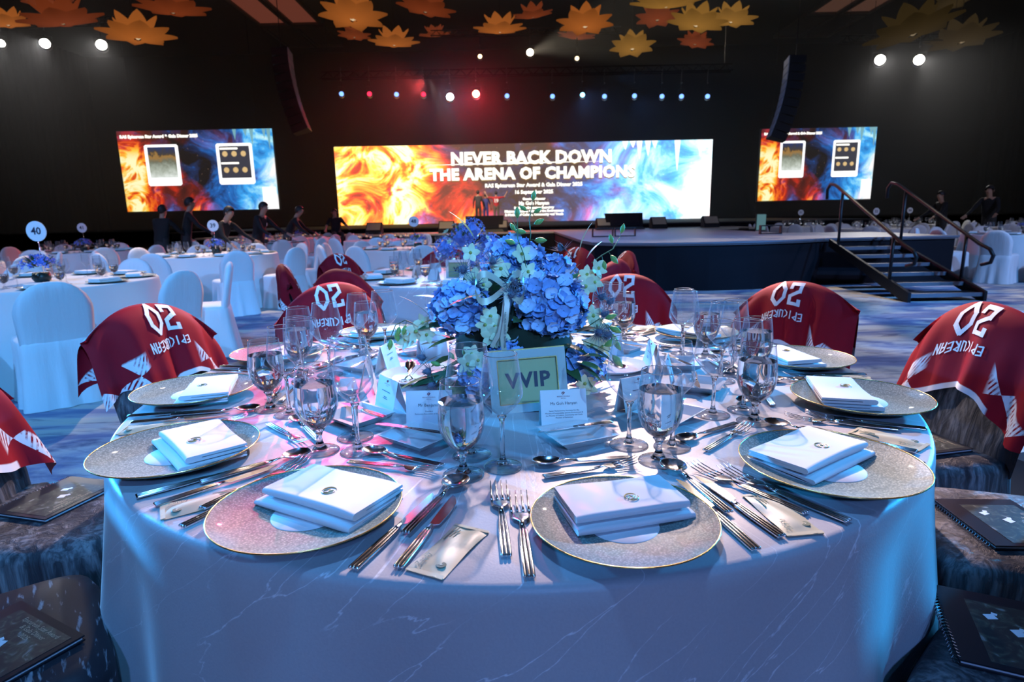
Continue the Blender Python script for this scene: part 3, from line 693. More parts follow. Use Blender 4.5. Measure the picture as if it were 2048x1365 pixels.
# drifting haze in the rig space, lit by the lamps' own beams
hz_ = bpy.data.materials.new('stage_haze'); hz_.use_nodes = True; nt = hz_.node_tree; nt.nodes.remove(nt.nodes['Principled BSDF'])
vs_n = nt.nodes.new('ShaderNodeVolumeScatter'); vs_n.inputs['Density'].default_value = .0055; vs_n.inputs['Anisotropy'].default_value = .35
nt.links.new(vs_n.outputs[0], nt.nodes['Material Output'].inputs['Volume'])
b = MB(); b.box((1, 24, 5.7), (44, 12.6, 9.4)); hzo = obj('stage_haze', b.mesh('stage_haze', hz_)); hzo['kind'] = 'stuff'
hzo['label'] = 'thin grey stage haze hanging under the ceiling'
for u, v_, Y, col_, pw_, an, tg in ((2, 87, 24, (1, .97, .95), 540, 62, (-14, 12, 0)), (90, 87, 24, (1, .96, .95), 760, 62, (-14, 12, 0)), (203, 90, 24, (1, .95, .92), 760, 62, (-10, 12, 0)), (1760, 120, 24, (1, .96, .93), 760, 62, (10, 12, 0)), (1838, 120, 24, (1, .97, .93), 760, 62, (14, 12, 0)),
                                    (952, 188, 24, (1, .03, .06), 2200, 84, (-1, 12, 0)), (900, 194, 24, (.45, .65, 1), 420, 84, (-2, 12, 0)), (847, 189, 24, (1, .02, .04), 140, 60, (-8, 18, 0)), (739, 188, 24, (1, .02, .04), 140, 60, (-10, 18, 0)), (1165, 190, 24, (.15, .35, 1), 260, 70, (4, 16, 0)), (1269, 192, 24, (.1, .3, 1), 160, 60, (6, 16, 0)), (1060, 105, 29.2, (1, .85, .62), 2600, 40, (9.5, 21, 8.6))):
    spot('lamp_beam', (RX(u, v_, Y), Y - .1, RZ(u, v_, Y)), tg, pw_, col_, an, .7, .1)

# line array loudspeakers
def line_array(x, Y, z_top, lean, rz, lab):
    e = empty('line_array_speaker', lab, 'speaker', (x, Y, z_top), rz)
    z = 0; a = 0; y = 0
    for i in range(10):
        o = obj('speaker_box', ARR_BOX, e, (0, y, z), (a, 0, 0)); obj('grille', ARR_GR, o, (0, -.26, -.12))
        z -= .25 * math.cos(a); y += -.25 * math.sin(a) * -1 * lean; a -= R(2.2) * lean
    b = MB(); b.tube([(0, 0, 0), (0, 0, 10.9 - z_top)], .012, 6); obj('hoist_chain', b.mesh('hoist_chain', 'black_metal'), e)
b = MB(); b.add([(-.45, -.25, -.24), (.45, -.25, -.24), (.3, .25, -.22), (-.3, .25, -.22), (-.45, -.25, 0), (.45, -.25, 0), (.3, .25, -.02), (-.3, .25, -.02)], [(0, 3, 2, 1), (4, 5, 6, 7), (0, 1, 5, 4), (1, 2, 6, 5), (2, 3, 7, 6), (3, 0, 4, 7)])
ARR_BOX = b.mesh('speaker_box', 'black_matt'); b = MB(); b.box((0, 0, 0), (.86, .015, .21)); ARR_GR = b.mesh('grille', mat('speaker_grille', (.35, .36, .4), .3, .5))
line_array(RX(562, 100, 20), 20, RZ(557, 100, 20), 1, R(100), 'tall black loudspeaker column hanging beside the screen over the white tables')
line_array(RX(1592, 115, 20), 20, RZ(1590, 115, 20), 1, R(-104), 'tall black loudspeaker column hanging above the stage steps')

# lotus ceiling lamps
def petal(L_, wd, cup, z1):   # broad pointed oval
    def fn(u, v_):
        t = v_; wi = wd * math.sin(PI * min(1, t * .92 + .08) ** .8) ** .75 if t < 1 else 0
        x = (u - .5) * 2 * wi; y = .1 + t * L_
        return (x, y, z1 * t ** 1.3 + cup * abs((u - .5) * 2) ** 2 * (1 - t * .5))
    return fn
LOT = {}
for k in 'oryd':
    p = P('lotus_pendant_lamp', 'lamp')
    b = MB(); b.grid(petal(.80, .27, .10, .13), 6, 8); mo = b.mesh('petal', 'lotus_' + k, True)
    b = MB(); b.grid(petal(.42, .22, .14, .46), 6, 8); mi_ = b.mesh('petal', 'lotus_' + k, True)
    for i in range(8): p.part('petal', mo, -1, (0, 0, 0), (0, 0, 2 * PI * i / 8))
    for i in range(6): p.part('petal', mi_, -1, (0, 0, .03), (0, 0, 2 * PI * i / 6 + .3))
    b = MB(); b.lathe([(.02, -.04), (.08, 0), (.07, .06), (.01, .1)], 10); p.part('bulb', b.mesh('bulb', emis('lotus_bulb_' + k, (1, .75, .45), .7 if k in 'oy' else .25), True), -1, (0, 0, .05))
    b = MB(); b.tube([(0, 0, .1), (0, 0, 2.0)], .006, 5); p.part('wire', b.mesh('wire', 'black_metal'))
    LOT[k] = p
lots = [(705, 30, 135, 'o', 'the large orange one over the near end of the row lamps'), (708, 64, 68, 'r', 'dim red one under the large orange one'), (788, 80, 100, 'o', 'orange one hanging lowest on its side'), (870, 62, 66, 'r', 'small red one between two orange ones'),
        (850, 14, 118, 'r', 'big red one close to the ceiling'), (1000, 54, 105, 'o', 'orange one straight above the dazzling red lamp'), (1066, 24, 82, 'r', 'red one above the bright warm spotlight'), (1170, 44, 115, 'o', 'large amber one beside the smoky beam'),
        (1152, 66, 78, 'r', 'brownish one tucked under the large amber one'), (1265, 88, 92, 'y', 'lone yellow one hanging low'), (1315, 30, 88, 'r', 'red one behind the yellow cluster'), (1332, 4, 140, 'y', 'yellow one highest in the cluster'),
        (1392, 42, 118, 'y', 'yellow one in the middle of the cluster'), (1462, 34, 100, 'y', 'yellow one at the outer end of the cluster'), (1390, 78, 72, 'r', 'brown one under the yellow cluster'), (15, 40, 95, 'o', 'orange one above the outer white spotlight'),
        (125, 38, 150, 'r', 'wide dark red one near the white spotlights'), (275, 68, 140, 'o', 'orange one beside the inner white spotlight'), (345, 16, 140, 'r', 'dark red one beside the red ceiling cove'), (95, -2, 90, 'r', 'red one at the ceiling above the spotlights'),
        (1828, 60, 170, 'd', 'dim olive one above the pair of white spotlights'), (1925, 75, 130, 'd', 'dim olive one beyond the pair of spotlights'), (1905, 0, 80, 'd', 'small dim one by the far ceiling')]
for i, (u, v_, wpx, k, ph) in enumerate(lots):
    Y = {15: 21., 16: 20.5, 21: 24.}.get(i, min(30, max(20.5, 2300 / wpx))); s_ = wpx * Y / 2280
    LOT[k].put('lotus pendant lamp, ' + ph, (RX(u, v_, Y), Y, RZ(u, v_ + 12, Y)), 0, 'lotus lamps under the ceiling', rot=(R(rnd.uniform(2, 14)), R(rnd.uniform(-10, 10)), rnd.uniform(0, 6)), sca=(s_, s_, s_))

# ------------------------------------------------------------------ round tables and chairs
def cloth_mesh(rad, n_f, amp, name, mt, seed, seg=144, flare=.06):
    q = random.Random(seed); ph = [q.uniform(0, 6.28) for _ in range(6)]
    rings = [(0.0, TZ), (rad * .5, TZ), (rad * .9, TZ), (rad - .012, TZ - .0005), (rad - .004, TZ - .004), (rad, TZ - .013), (rad + .002, TZ - .035), (rad + .004, .66), (rad + .012, .55), (rad + .02, .42), (rad + .03, .28), (rad + .04, .13), (rad + .05, .004)]
    def fold(a): return .55 * math.sin(n_f * a + ph[0] + .8 * math.sin(3 * a + ph[1])) + .3 * math.sin((n_f * 1.7) // 1 * a + ph[2]) + .25 * math.sin(5 * a + ph[3])
    b = MB(); vs_ = [(0, 0, TZ)]; fs = []
    for r_, z in rings[1:]:
        t = max(0, (TZ - .03 - z) / TZ)
        for k in range(seg):
            a = 2 * PI * k / seg; rr_ = r_ + (fold(a) * amp * t ** .8 if t > 0 else 0) + flare * t * t
            vs_.append((rr_ * math.cos(a), rr_ * math.sin(a), z))
    for k in range(seg): fs.append((0, 1 + k, 1 + (k + 1) % seg))
    for j in range(len(rings) - 2):
        for k in range(seg):
            k2 = (k + 1) % seg; fs.append((1 + j * seg + k, 1 + (j + 1) * seg + k, 1 + (j + 1) * seg + k2, 1 + j * seg + k2))
    b.add(vs_, fs); return b.mesh(name, mt, True)


def rrect(hx, hy, cx, cy, k, n_=40, pw=5.):
    a = 2 * PI * k / n_; c, s_ = math.cos(a), math.sin(a)
    r_ = (abs(c / hx) ** pw + abs(s_ / hy) ** pw) ** (-1 / pw); return cx + r_ * c, cy + r_ * s_


def lean(z): return .20 + max(0, z - .45) * .20


def chair_kind(name, H, W, mt, seed, straight):
    """front faces -y, the back stands on the +y side"""
    q = random.Random(seed); n_ = 40; p1, p2 = q.uniform(0, 6), q.uniform(0, 6)
    b = MB(); vs_ = []; rings = []
    zs = [.42, .50, .56, H - .25, H - .21, H - .18, H - .14, H - .10, H - .06, H - .03, H - .012, H - .003]
    for z in zs:
        za = H - .24
        hx = W * (.93 + .07 * min(1, (z - .42) / .25))
        if z > za: hx *= math.sqrt(max(.0, 1 - ((z - za) / (H - za)) ** 2.2)) * .98 + .02
        hy = .034 if z < H - .04 else .034 * math.sqrt(max(.05, (H - z) / .04))
        rings.append([(*rrect(hx, hy, 0, lean(z), k, n_, 3), z) for k in range(n_)])
    for rg in rings: vs_ += rg
    fs = [(j * n_ + k, j * n_ + (k + 1) % n_, (j + 1) * n_ + (k + 1) % n_, (j + 1) * n_ + k) for j in range(len(rings) - 1) for k in range(n_)]
    fs.append(tuple((len(rings) - 1) * n_ + k for k in range(n_)))
    b.add(vs_, fs); back = b.mesh('backrest_cover', mt, True)
    b = MB(); vs_ = []; fs = []; n2 = 72; rings = []
    for (gx, gy, z, t) in ((.12, .12, .476, 0), (.19, .185, .474, 0), (.216, .212, .462, 0), (.225, .222, .44, .05), (.226, .224, .38, .2), (.232, .23, .25, .5), (.242, .24, .12, .8), (.255, .252, .003, 1)):
        rg = []
        for k in range(n2):
            x, y = rrect(gx, gy + (.0), 0, .0, k, n2, 6); a = 2 * PI * k / n2
            if t: f = 1 + t * (.035 * math.sin(9 * a + p1) + .03 * math.sin(14 * a + p2)); x *= f; y *= f
            if y > 0: y += .02 + .035 * t
            rg.append((x, y, z))
        rings.append(rg)
    for rg in rings: vs_ += rg
    fs = [tuple(range(n2 - 1, -1, -1))[::-1]] + [(j * n2 + k, (j + 1) * n2 + k, (j + 1) * n2 + (k + 1) % n2, j * n2 + (k + 1) % n2) for j in range(len(rings) - 1) for k in range(n2)]
    b.add(vs_, fs); seat = sharp(b.mesh('seat_cover', mt, True), 60)
    p = P(name, 'chair'); p.part('seat_cover', seat); p.part('backrest_cover', back); return p


WCH = [chair_kind('covered_chair', .86, .225, 'chair_white', s_, True) for s_ in (1, 2)]
VCH = chair_kind('covered_chair', .90, .235, 'bark', 5, False)
VCD = chair_kind('covered_chair', .90, .235, 'bark_shaded', 6, False)


def put_chair(kind, cx, cy_, ang, rad, label, group, twist=0.):
    """chair with seat middle at polar (rad, ang) of a table, facing it"""
    a = R(ang); x, y = cx + rad * math.cos(a), cy_ + rad * math.sin(a)
    return kind.put(label, (x, y, 0), a - PI / 2 + R(twist), group), (x, y, a - PI / 2 + R(twist))


JH = .905
def jersey_fn(seed, droop=.3):
    q = random.Random(seed); ph = [q.uniform(0, 6.28) for _ in range(5)]; tw = q.uniform(-.04, .04); sl, sr_ = q.uniform(-.03, .05), q.uniform(-.03, .05)
    def fn(s_, t):
        at = abs(t); hw = .265 + .014 * at; x = s_ * hw + .012 * at * math.sin(4 * s_ + ph[3])
        zt = JH + .012 - .155 * abs(s_) ** 2.3 + (sl if s_ < 0 else sr_) * abs(s_) ** 3 - tw * s_
        L_ = droop + .03 * math.cos(5 * s_ + ph[0]) - (.03 * abs(s_) ** 2) - (.04 if t < 0 else 0)
        z = zt - L_ * (math.sqrt(at * at + .0016) - .04)
        fold = .030 * at ** .7 * math.sin(8.5 * s_ + ph[1]) * (.35 + .65 * abs(s_)) + .010 * at * math.sin(17 * s_ + ph[2])
        y = lean(z) + (-1 if t > 0 else 1) * (.047 * math.tanh(7 * at) + .030 * at + fold) + (abs(s_) ** 3) * .05 * (1 if t > 0 else -.3)
        return (x, y, z)
    return fn


def make_jersey(pos, seed, label, group, num='20', word='EPICUREAN', shift=-.06, droop=.3, sc_n=1.):
    x, y, rz = pos; fn = jersey_fn(seed, droop)
    e = empty('draped_jersey', label, 'jersey', (x, y, 0), rz, group)
    nu, nv = 36, 30; b = MB(); b.grid(lambda u, v_: fn(u * 2 - 1, v_ * 2 - 1), nu, nv); me = b.mesh('shirt_cloth', 'jersey', True)
    uv = me.uv_layers.new(name='UVMap')
    for lp in me.loops:
        i = lp.vertex_index; uv.data[lp.index].uv = ((i % (nu + 1)) / nu * 2 - 1, (i // (nu + 1)) / nv * 2 - 1)
    obj('shirt_cloth', me, e)
    def onto(quads, cx_, t0, nm, upper):
        b = MB()
        for qd in quads:
            pts = []
            for p in qd:
                s_ = (cx_ - p.x) / .265; t = t0 + p.y / droop          # half a turn: the shirt hangs upside down
                pt = Vector(fn(s_, max(.004, t))); e1 = Vector(fn(s_ + .01, max(.004, t))) - pt; e2 = Vector(fn(s_, max(.004, t) + .02)) - pt
                nn = e1.cross(e2); nn.normalize()
                if nn.y > 0: nn = -nn
                pts.append(pt + nn * .0035)
            b.add(pts, [(0, 1, 2, 3)])
        obj(nm, b.mesh(nm, 'print_white'), e)
    onto(strokes(num, .100 * sc_n, .052 * sc_n, .0145, 1.30, 4), shift, .05, 'number_print', True)
    if word: onto(strokes(word, .034, .0165, .0045, 1.18, 2), shift, .47, 'word_print', False)
    return e


# the near table: hidden board and legs under its linen
tb = empty('banquet_table', 'large round banquet table hidden under the near silver linen', 'table', (CX, CY, 0))
b = MB(); b.lathe([(.97, .722), (.985, .728), (.985, .745), (.97, .75)], 64); obj('tabletop', b.mesh('tabletop', 'trim'), tb)
for i in range(4):
    a = PI / 4 + i * PI / 2; b = MB(); b.tube([(.6 * math.cos(a), .6 * math.sin(a), 0), (.6 * math.cos(a), .6 * math.sin(a), .725)], .02); obj('leg', b.mesh('leg', 'black_metal'), tb)
tag(obj('tablecloth', cloth_mesh(1.0, 13, .055, 'tablecloth', 'linen', 11, 216, .07), None, (CX, CY, 0)), 'silver satin cloth with glittering thread streaks over the near round table', 'tablecloth')

PLACE = {0: (-80.2, 'at the nearest place, right of centre'), 1: (-112.6, 'at the nearest place, left of centre'), 2: (-141.2, 'at the front left place'), 3: (-172.2, 'at the left edge place'),
         4: (158, 'at the rear left place'), 5: (128.5, 'at the far place left of the flowers'), 6: (98.5, 'at the far place behind the flowers'), 7: (68.5, 'at the far place right of the flowers'),
         8: (38.5, 'at the rear right place'), 9: (7, 'at the right edge place farther back'), 10: (-19.8, 'at the right edge place nearer us'), 11: (-51, 'at the front right place')}
CH = {}
for k, cov in ((2, 'darkly shaded bark patterned'), (3, 'bark patterned'), (4, 'bark patterned'), (5, 'bark patterned'), (7, 'bark patterned'), (8, 'bark patterned'), (9, 'bark patterned'), (10, 'bark patterned'), (11, 'bark patterned')):
    th = {2: -143, 3: -171, 4: 156, 5: 126, 7: 67, 8: 36.5, 9: 8, 10: -18, 11: -49}[k]
    kind = VCD if k in (2,) else VCH
    o, pos = put_chair(kind, CX, CY, th, 1.255, cov + ' covered chair ' + PLACE[k][1], 'covered chairs round the near table', rnd.uniform(-4, 4)); CH[k] = pos
JL = {4: (21, .0, .30), 5: (22, -.02, .34), 7: (23, -.02, .32), 8: (29, -.02, .30), 9: (25, -.02, .30), 3: (26, 0, .33)}
for k, (sd, sh, dr) in JL.items():
    make_jersey(CH[k], sd, 'red jersey hung upside down on the chair ' + PLACE[k][1], 'jerseys on the near chairs', shift=sh, droop=dr)

# programme books on the seats
def book_kind():
    p = P('programme_book', 'book'); b = MB()
    b.box((0, 0, .0095), (.19, .225, .003)); b.box((0, 0, .0015), (.19, .225, .003)); p.part('cover', b.mesh('cover', 'cover_black'))
    b = MB(); b.box((.0, 0, .0055), (.184, .219, .005)); p.part('pages', b.mesh('pages', 'pages'))
    b = MB(); b.box((.015, -.01, .0112), (.13, .18, .0006)); p.part('cover_picture', b.mesh('cover_picture', 'art'))
    b = MB()
    for i in range(24):
        y = -.105 + i * .00913
        b.tube([(-.097 + .007 * math.cos(a), y, .0055 + .007 * math.sin(a)) for a in [2 * PI * j / 8 for j in range(8)]], .0008, 4, 0, None, True)
    p.part('spiral_binding', b.mesh('spiral_binding', 'chrome'), stuff=True)
    b = MB()
    
    for dx, dy, w_, h_ in ((-.02, .035, .018, .014), (.012, .0, .017, .019)): b = MB(); b.box((dx, dy, .0118), (w_, h_, .0005), 0, .4); b.box((dx + .008, dy + .011, .0118), (w_ * .5, h_ * .5, .0005), 0, -.3); p.part('white_figure_print', b.mesh('white_figure_print', 'pages'))
    q = Matrix.Translation((.055, -.02, .0119)) @ Matrix.Rotation(R(-90), 4, 'Z'); b = MB(); b.add(*text('Epicurean Star Award\n& Gala Dinner\n2025', .0135), 0, q); p.part('lettering', b.mesh('lettering', 'panel_beige'))
    return p
BK = book_kind()
for k, x, y, rz, lb in ((2, -.93, .93, R(62), 'in the front left corner'), (3, -1.255, 1.535, R(-15), 'beside the left edge of the linen'), (11, 1.155, 1.30, R(-4), 'beside the right edge of the linen'), (9, 1.30, 1.83, R(12), 'partly hidden by the rim of the table')):
    BK.put('black spiral-bound event programme on a covered seat ' + lb, (x, y, .477), rz, 'programmes on the seats')
BK.put('black spiral-bound event programme in the front right corner on a dark seat', (.86, .92, .477), R(-25), 'programmes on the seats')
bg = empty('gift_bag', 'small black paper bag standing on the carpet behind the covered seats', 'bag', (2.05, 2.2, 0), R(20))
b = MB(); b.box((0, 0, .13), (.22, .09, .26)); obj('bag_body', b.mesh('bag_body', 'cover_black'), bg)
b = MB(); b.tube([(-.05, -.045, .26), (-.04, -.045, .33), (.04, -.045, .33), (.05, -.045, .26)], .003, 5); obj('bag_handle', b.mesh('bag_handle', 'ribbon'), bg)
b = MB(); b.box((0, -.046, .14), (.09, .002, .04)); obj('bag_print', b.mesh('bag_print', 'gold_thread'), bg)

# ------------------------------------------------------------------ tableware kinds
def kind_charger():
    p = P('charger_plate', 'plate'); b = MB()
    b.lathe([(.0005, .009), (.06, .009), (.10, .012), (.135, .0195), (.150, .0255), (.1525, .0265), (.152, .0245), (.135, .016), (.10, .007), (.085, .0005), (.0005, .0005)], 64, 0, None, False, False)
    p.part('dish', b.mesh('dish', 'charger', True))
    b = MB(); b.tube([(.1525 * math.cos(a), .1525 * math.sin(a), .0262) for a in [2 * PI * k / 64 for k in range(64)]], .0013, 6, 0, None, True); p.part('gilt_rim', b.mesh('gilt_rim', 'gold', True))
    b = MB(); b.lathe([(.0005, .0102), (.058, .0102), (.059, .0092)], 40, 0, None, False, False); p.part('paper_disc', b.mesh('paper_disc', 'paper', True)); return p
CHG = kind_charger()


def kind_napkin(seed):
    q = random.Random(seed); p = P('folded_napkin', 'napkin')
    def layer(y0, y1, z0, z1, w_, amp, back):
        hz = (z1 - z0) / 2; n_ = 20; b = MB(); nx = 14
        sec = []
        for k in range(9):
            a = -PI / 2 - PI * k / 8; sec.append((y0 + hz * .9 + hz * .9 * math.cos(a), hz * math.sin(a)))
        sec2 = [(y1, hz * .98), (y1 + .001, .3 * hz), (y1 - .004, .12 * hz), (y0 + .03, .08 * hz), (y0 + .03, -.08 * hz), (y1 - .003, -.12 * hz), (y1 + .001, -.35 * hz), (y1, -hz * .98)]
        sec = sec + sec2; ns = len(sec); vs_ = []
        for i in range(nx + 1):
            u = i / nx; x = (u - .5) * w_; e_ = 1 - .25 * (abs(u - .5) * 2) ** 6
            for (y, z) in sec:
                vs_.append((x, y + amp * math.sin(3 * u + seed + y * 20), (z0 + z1) / 2 + z * e_ + .0012 * math.sin(5 * u + seed * 2) * (1 if z > 0 else .2)))
        fs = [(i * ns + k, (i + 1) * ns + k, (i + 1) * ns + (k + 1) % ns, i * ns + (k + 1) % ns) for i in range(nx) for k in range(ns)]
        fs += [tuple(range(ns)), tuple(nx * ns + k for k in range(ns - 1, -1, -1))]
        b.add(vs_, fs); return sharp(b.mesh('folded_layer', 'napkin', True, True), 50)
    p.part('folded_layer', layer(-.072, .052, .0, .012, .205, .002, 0)); p.part('folded_layer', layer(-.058, .056, .0122, .0275, .200, .003, 1))
    b = MB(); r_ = .0115
    for a0, a1, rr_, th_ in ((.5, 3.6, r_, .0009), (3.9, 6.4, r_, .0008)):
        b.tube([(rr_ * math.cos(a0 + (a1 - a0) * k / 10), rr_ * math.sin(a0 + (a1 - a0) * k / 10), 0) for k in range(11)], [.0004 + th_ * math.sin(PI * k / 10) for k in range(11)], 5)
    b.tube([(-.008, -.004, 0), (-.002, .005, 0), (.001, -.002, 0), (.006, .004, 0)], .0009, 5)
    b.tube([(-.004, -.008, 0), (.003, -.006, 0), (.008, 0, 0)], .0008, 5)
    p.part('emblem', b.mesh('emblem', 'gold_thread'), -1, (.012, -.018, .0286)); return p
NAP = [kind_napkin(1), kind_napkin(2)]


def strip(b, pts, mi=0):
    """lens section along y: pts of (x, y, z, half width, half thickness)"""
    vs_ = []; n_ = 8
    for x, y, z, hw, ht in pts:
        for k in range(n_):
            a = 2 * PI * k / n_; vs_.append((x + hw * math.cos(a), y, z + ht * math.sin(a)))
    fs = [(i * n_ + k, i * n_ + (k + 1) % n_, (i + 1) * n_ + (k + 1) % n_, (i + 1) * n_ + k) for i in range(len(pts) - 1) for k in range(n_)]
    fs += [tuple(range(n_ - 1, -1, -1)), tuple((len(pts) - 1) * n_ + k for k in range(n_))]; b.add(vs_, fs, mi)


def handle(L_, wd):
    b = MB()
    for s_ in (-1, 0, 1):
        r_ = wd / 6 * .98
        pts = [(s_ * wd / 3, 0, .0048), (s_ * wd / 3, .003, .0048), (s_ * wd / 3, L_ * .6, .005), (s_ * wd / 3 * .8, L_ * .9, .0056), (s_ * wd / 3 * .62, L_, .0062)]
        b.tube(pts, [r_ * .75, r_, r_, r_ * .82, r_ * .5], 8)
    return b.mesh('handle', 'chrome', True)


def kind_fork(name, L_, wd):
    p = P(name, 'fork'); h = L_ * .56; p.part('handle', handle(h, wd)); b = MB(); hw = wd * .92
    strip(b, [(0, h - .004, .0062, .0042, .0022), (0, h + .012, .0075, .0036, .0016), (0, h + L_ * .09, .0068, hw * .75, .0012), (0, h + L_ * .125, .0058, hw, .0012), (0, h + L_ * .17, .0052, hw, .0011), (0, h + L_ * .185, .0052, hw * .95, .0010)])
    for k in range(4):
        x = (k - 1.5) * hw * .6
        strip(b, [(x, h + L_ * .175, .0052, .0018, .0011), (x, h + L_ * .28, .0058, .0016, .0010), (x, h + L_ * .38, .0092, .0013, .0009), (x, L_, .0145, .0007, .0006)])
    p.part('tines', b.mesh('tines', 'chrome', True)); return p


def kind_spoon(name, L_, wd, bl, bw):
    p = P(name, 'spoon'); h = L_ - bl - .022; p.part('handle', handle(h, wd)); b = MB()
    strip(b, [(0, h - .004, .0062, .0042, .0022), (0, h + .012, .0082, .0034, .0016), (0, h + .026, .0098, .0046, .0012)])
    def fn(u, v_):
        a = 2 * PI * u; r_ = v_; egg = 1 + .10 * math.cos(a)
        y = L_ - bl / 2 + bl / 2 * r_ * -math.cos(a); x = bw / 2 * r_ * math.sin(a) * (1 - .12 * -math.cos(a) * -1)
        return (x, y, .0020 + .0082 * r_ ** 2.2)
    b.grid(fn, 24, 7, 0, None, True)
    b.grid(lambda u, v_: (fn(u, v_)[0], fn(u, v_)[1], fn(u, v_)[2] - .0011), 24, 7, 0, None, True)
    b.tube([(q[0], q[1], q[2] - .0005) for q in [fn(k / 24, 1) for k in range(24)]], .0008, 5, 0, None, True)
    p.part('bowl', b.mesh('bowl', 'chrome', True)); return p


def kind_knife(name, L_, wd, bw):
    p = P(name, 'knife'); h = L_ * .50; p.part('handle', handle(h, wd)); b = MB()
    strip(b, [(0, h - .004, .0062, .0042, .0025), (0, h + .006, .0058, .0032, .0022)])
    B_ = L_ - h
    o = [(-.004, h + .004), (bw * .5, h + .010), (bw * .62, h + B_ * .4), (bw * .55, h + B_ * .75), (bw * .1, L_ - .006), (-.004, L_), (-.0052, L_ - .02), (-.005, h + B_ * .5)]
    b.prism(o, .0050, .0066); p.part('blade', b.mesh('blade', 'chrome')); return p


FORK = kind_fork('dinner_fork', .222, .0165); FORK2 = kind_fork('dinner_fork', .232, .017); DFORK = kind_fork('dessert_fork', .19, .0145)
SPOON = kind_spoon('soup_spoon', .205, .016, .056, .047); DSPOON = kind_spoon('dessert_spoon', .19, .0145, .056, .038)
KNIFE = kind_knife('dinner_knife', .232, .0165, .019); KNIFE2 = kind_knife('fish_knife', .215, .016, .022); BKNIFE = kind_knife('butter_knife', .172, .0135, .016)


def kind_glass(name, foot, stem_top, bowl, water=None, seg=28, solid=True):
    p = P(name, 'glass'); b = MB(); sr_ = .0042 if stem_top > .05 else .0058
    b.lathe([(.0005, .0004), (foot, .0004), (foot, .0016), (foot * .75, .0030), (foot * .40, .0055), (sr_ * 2.2, .0085)], seg, 0, None, True, False)
    p.part('foot', b.mesh('foot', 'glass', True))
    b = MB(); b.tube([(foot * math.cos(a), foot * math.sin(a), .001) for a in [2 * PI * k / seg for k in range(seg)]], .0009, 5, 0, None, True); p.part('foot_rim', b.mesh('foot_rim', 'glass_solid' if solid else 'glass', True))
    b = MB(); b.lathe([(.0005, .004), (sr_ * 2.6, .0065), (sr_ * 1.9, .011), (sr_ * 1.15, .02), (sr_, .03 if stem_top > .05 else .024), (sr_, stem_top - .012), (sr_ * 1.5, stem_top - .004), (sr_ * 2.1, stem_top)], seg, 0, None, True, True)
    p.part('stem', b.mesh('stem', 'glass_solid' if solid else 'glass', True))
    b = MB(); b.lathe(bowl, seg, 0, None, False, False); p.part('bowl', b.mesh('bowl', 'glass', True))
    rt = bowl[-1]; b = MB(); b.tube([(rt[0] * math.cos(a), rt[0] * math.sin(a), rt[1]) for a in [2 * PI * k / seg for k in range(seg)]], .0008, 5, 0, None, True); p.part('rim', b.mesh('rim', 'glass_solid' if solid else 'glass', True))
    if water:
        w_ = [(r_ * .985 - .0006, z + .0006) for r_, z in bowl if z < water]; lo = [q for q in bowl if q[1] < water][-1]; hi = [q for q in bowl if q[1] >= water][0]
        t = (water - lo[1]) / (hi[1] - lo[1]); w_.append(((lo[0] + (hi[0] - lo[0]) * t) * .985, water)); w_[0] = (.0005, w_[0][1])
        b = MB(); b.lathe(w_, seg, 0, None, True, True); p.part('water', sharp(b.mesh('water', 'water', True), 40))
    return p
W_BOWL = [(.004, .046), (.012, .049), (.024, .058), (.034, .072), (.0405, .090), (.0425, .108), (.0415, .128), (.0390, .150), (.0365, .170), (.0355, .178)]
WW_BOWL = [(.004, .100), (.011, .105), (.023, .116), (.034, .129), (.0395, .140), (.0400, .146), (.0385, .160), (.0355, .185), (.0320, .208), (.0305, .218)]
RW_BOWL = [(.004, .092), (.012, .097), (.026, .109), (.039, .124), (.0465, .136), (.0475, .143), (.0455, .160), (.0415, .185), (.0375, .208), (.0355, .222)]
GW = kind_glass('water_glass', .0375, .046, W_BOWL, .142); GWW = kind_glass('white_wine_glass', .036, .100, WW_BOWL); GRW = kind_glass('red_wine_glass', .0385, .092, RW_BOWL)


def kind_dish():
    p = P('butter_dish', 'dish'); b = MB(); o = .067; i_ = .042; h_ = .021; t_ = .004
    ro = [(-o, -o * .9, h_), (o, -o * .9, h_), (o, o * .9, h_), (-o, o * .9, h_)]; bo = [(-i_, -i_ * .9, 0), (i_, -i_ * .9, 0), (i_, i_ * .9, 0), (-i_, i_ * .9, 0)]
    ri = [(x * .93, y * .93, z - .001) for x, y, z in ro]; bi = [(x * .93, y * .93, t_) for x, y, z in bo]
    q = lambda a, c: [(a + k, a + (k + 1) % 4, c + (k + 1) % 4, c + k) for k in range(4)]
    b.add(bo + ro + ri + bi, q(0, 4) + q(4, 8) + q(8, 12) + [(12, 13, 14, 15), (3, 2, 1, 0)]); p.part('dish', b.mesh('dish', 'porcelain')); return p
DISH = kind_dish()


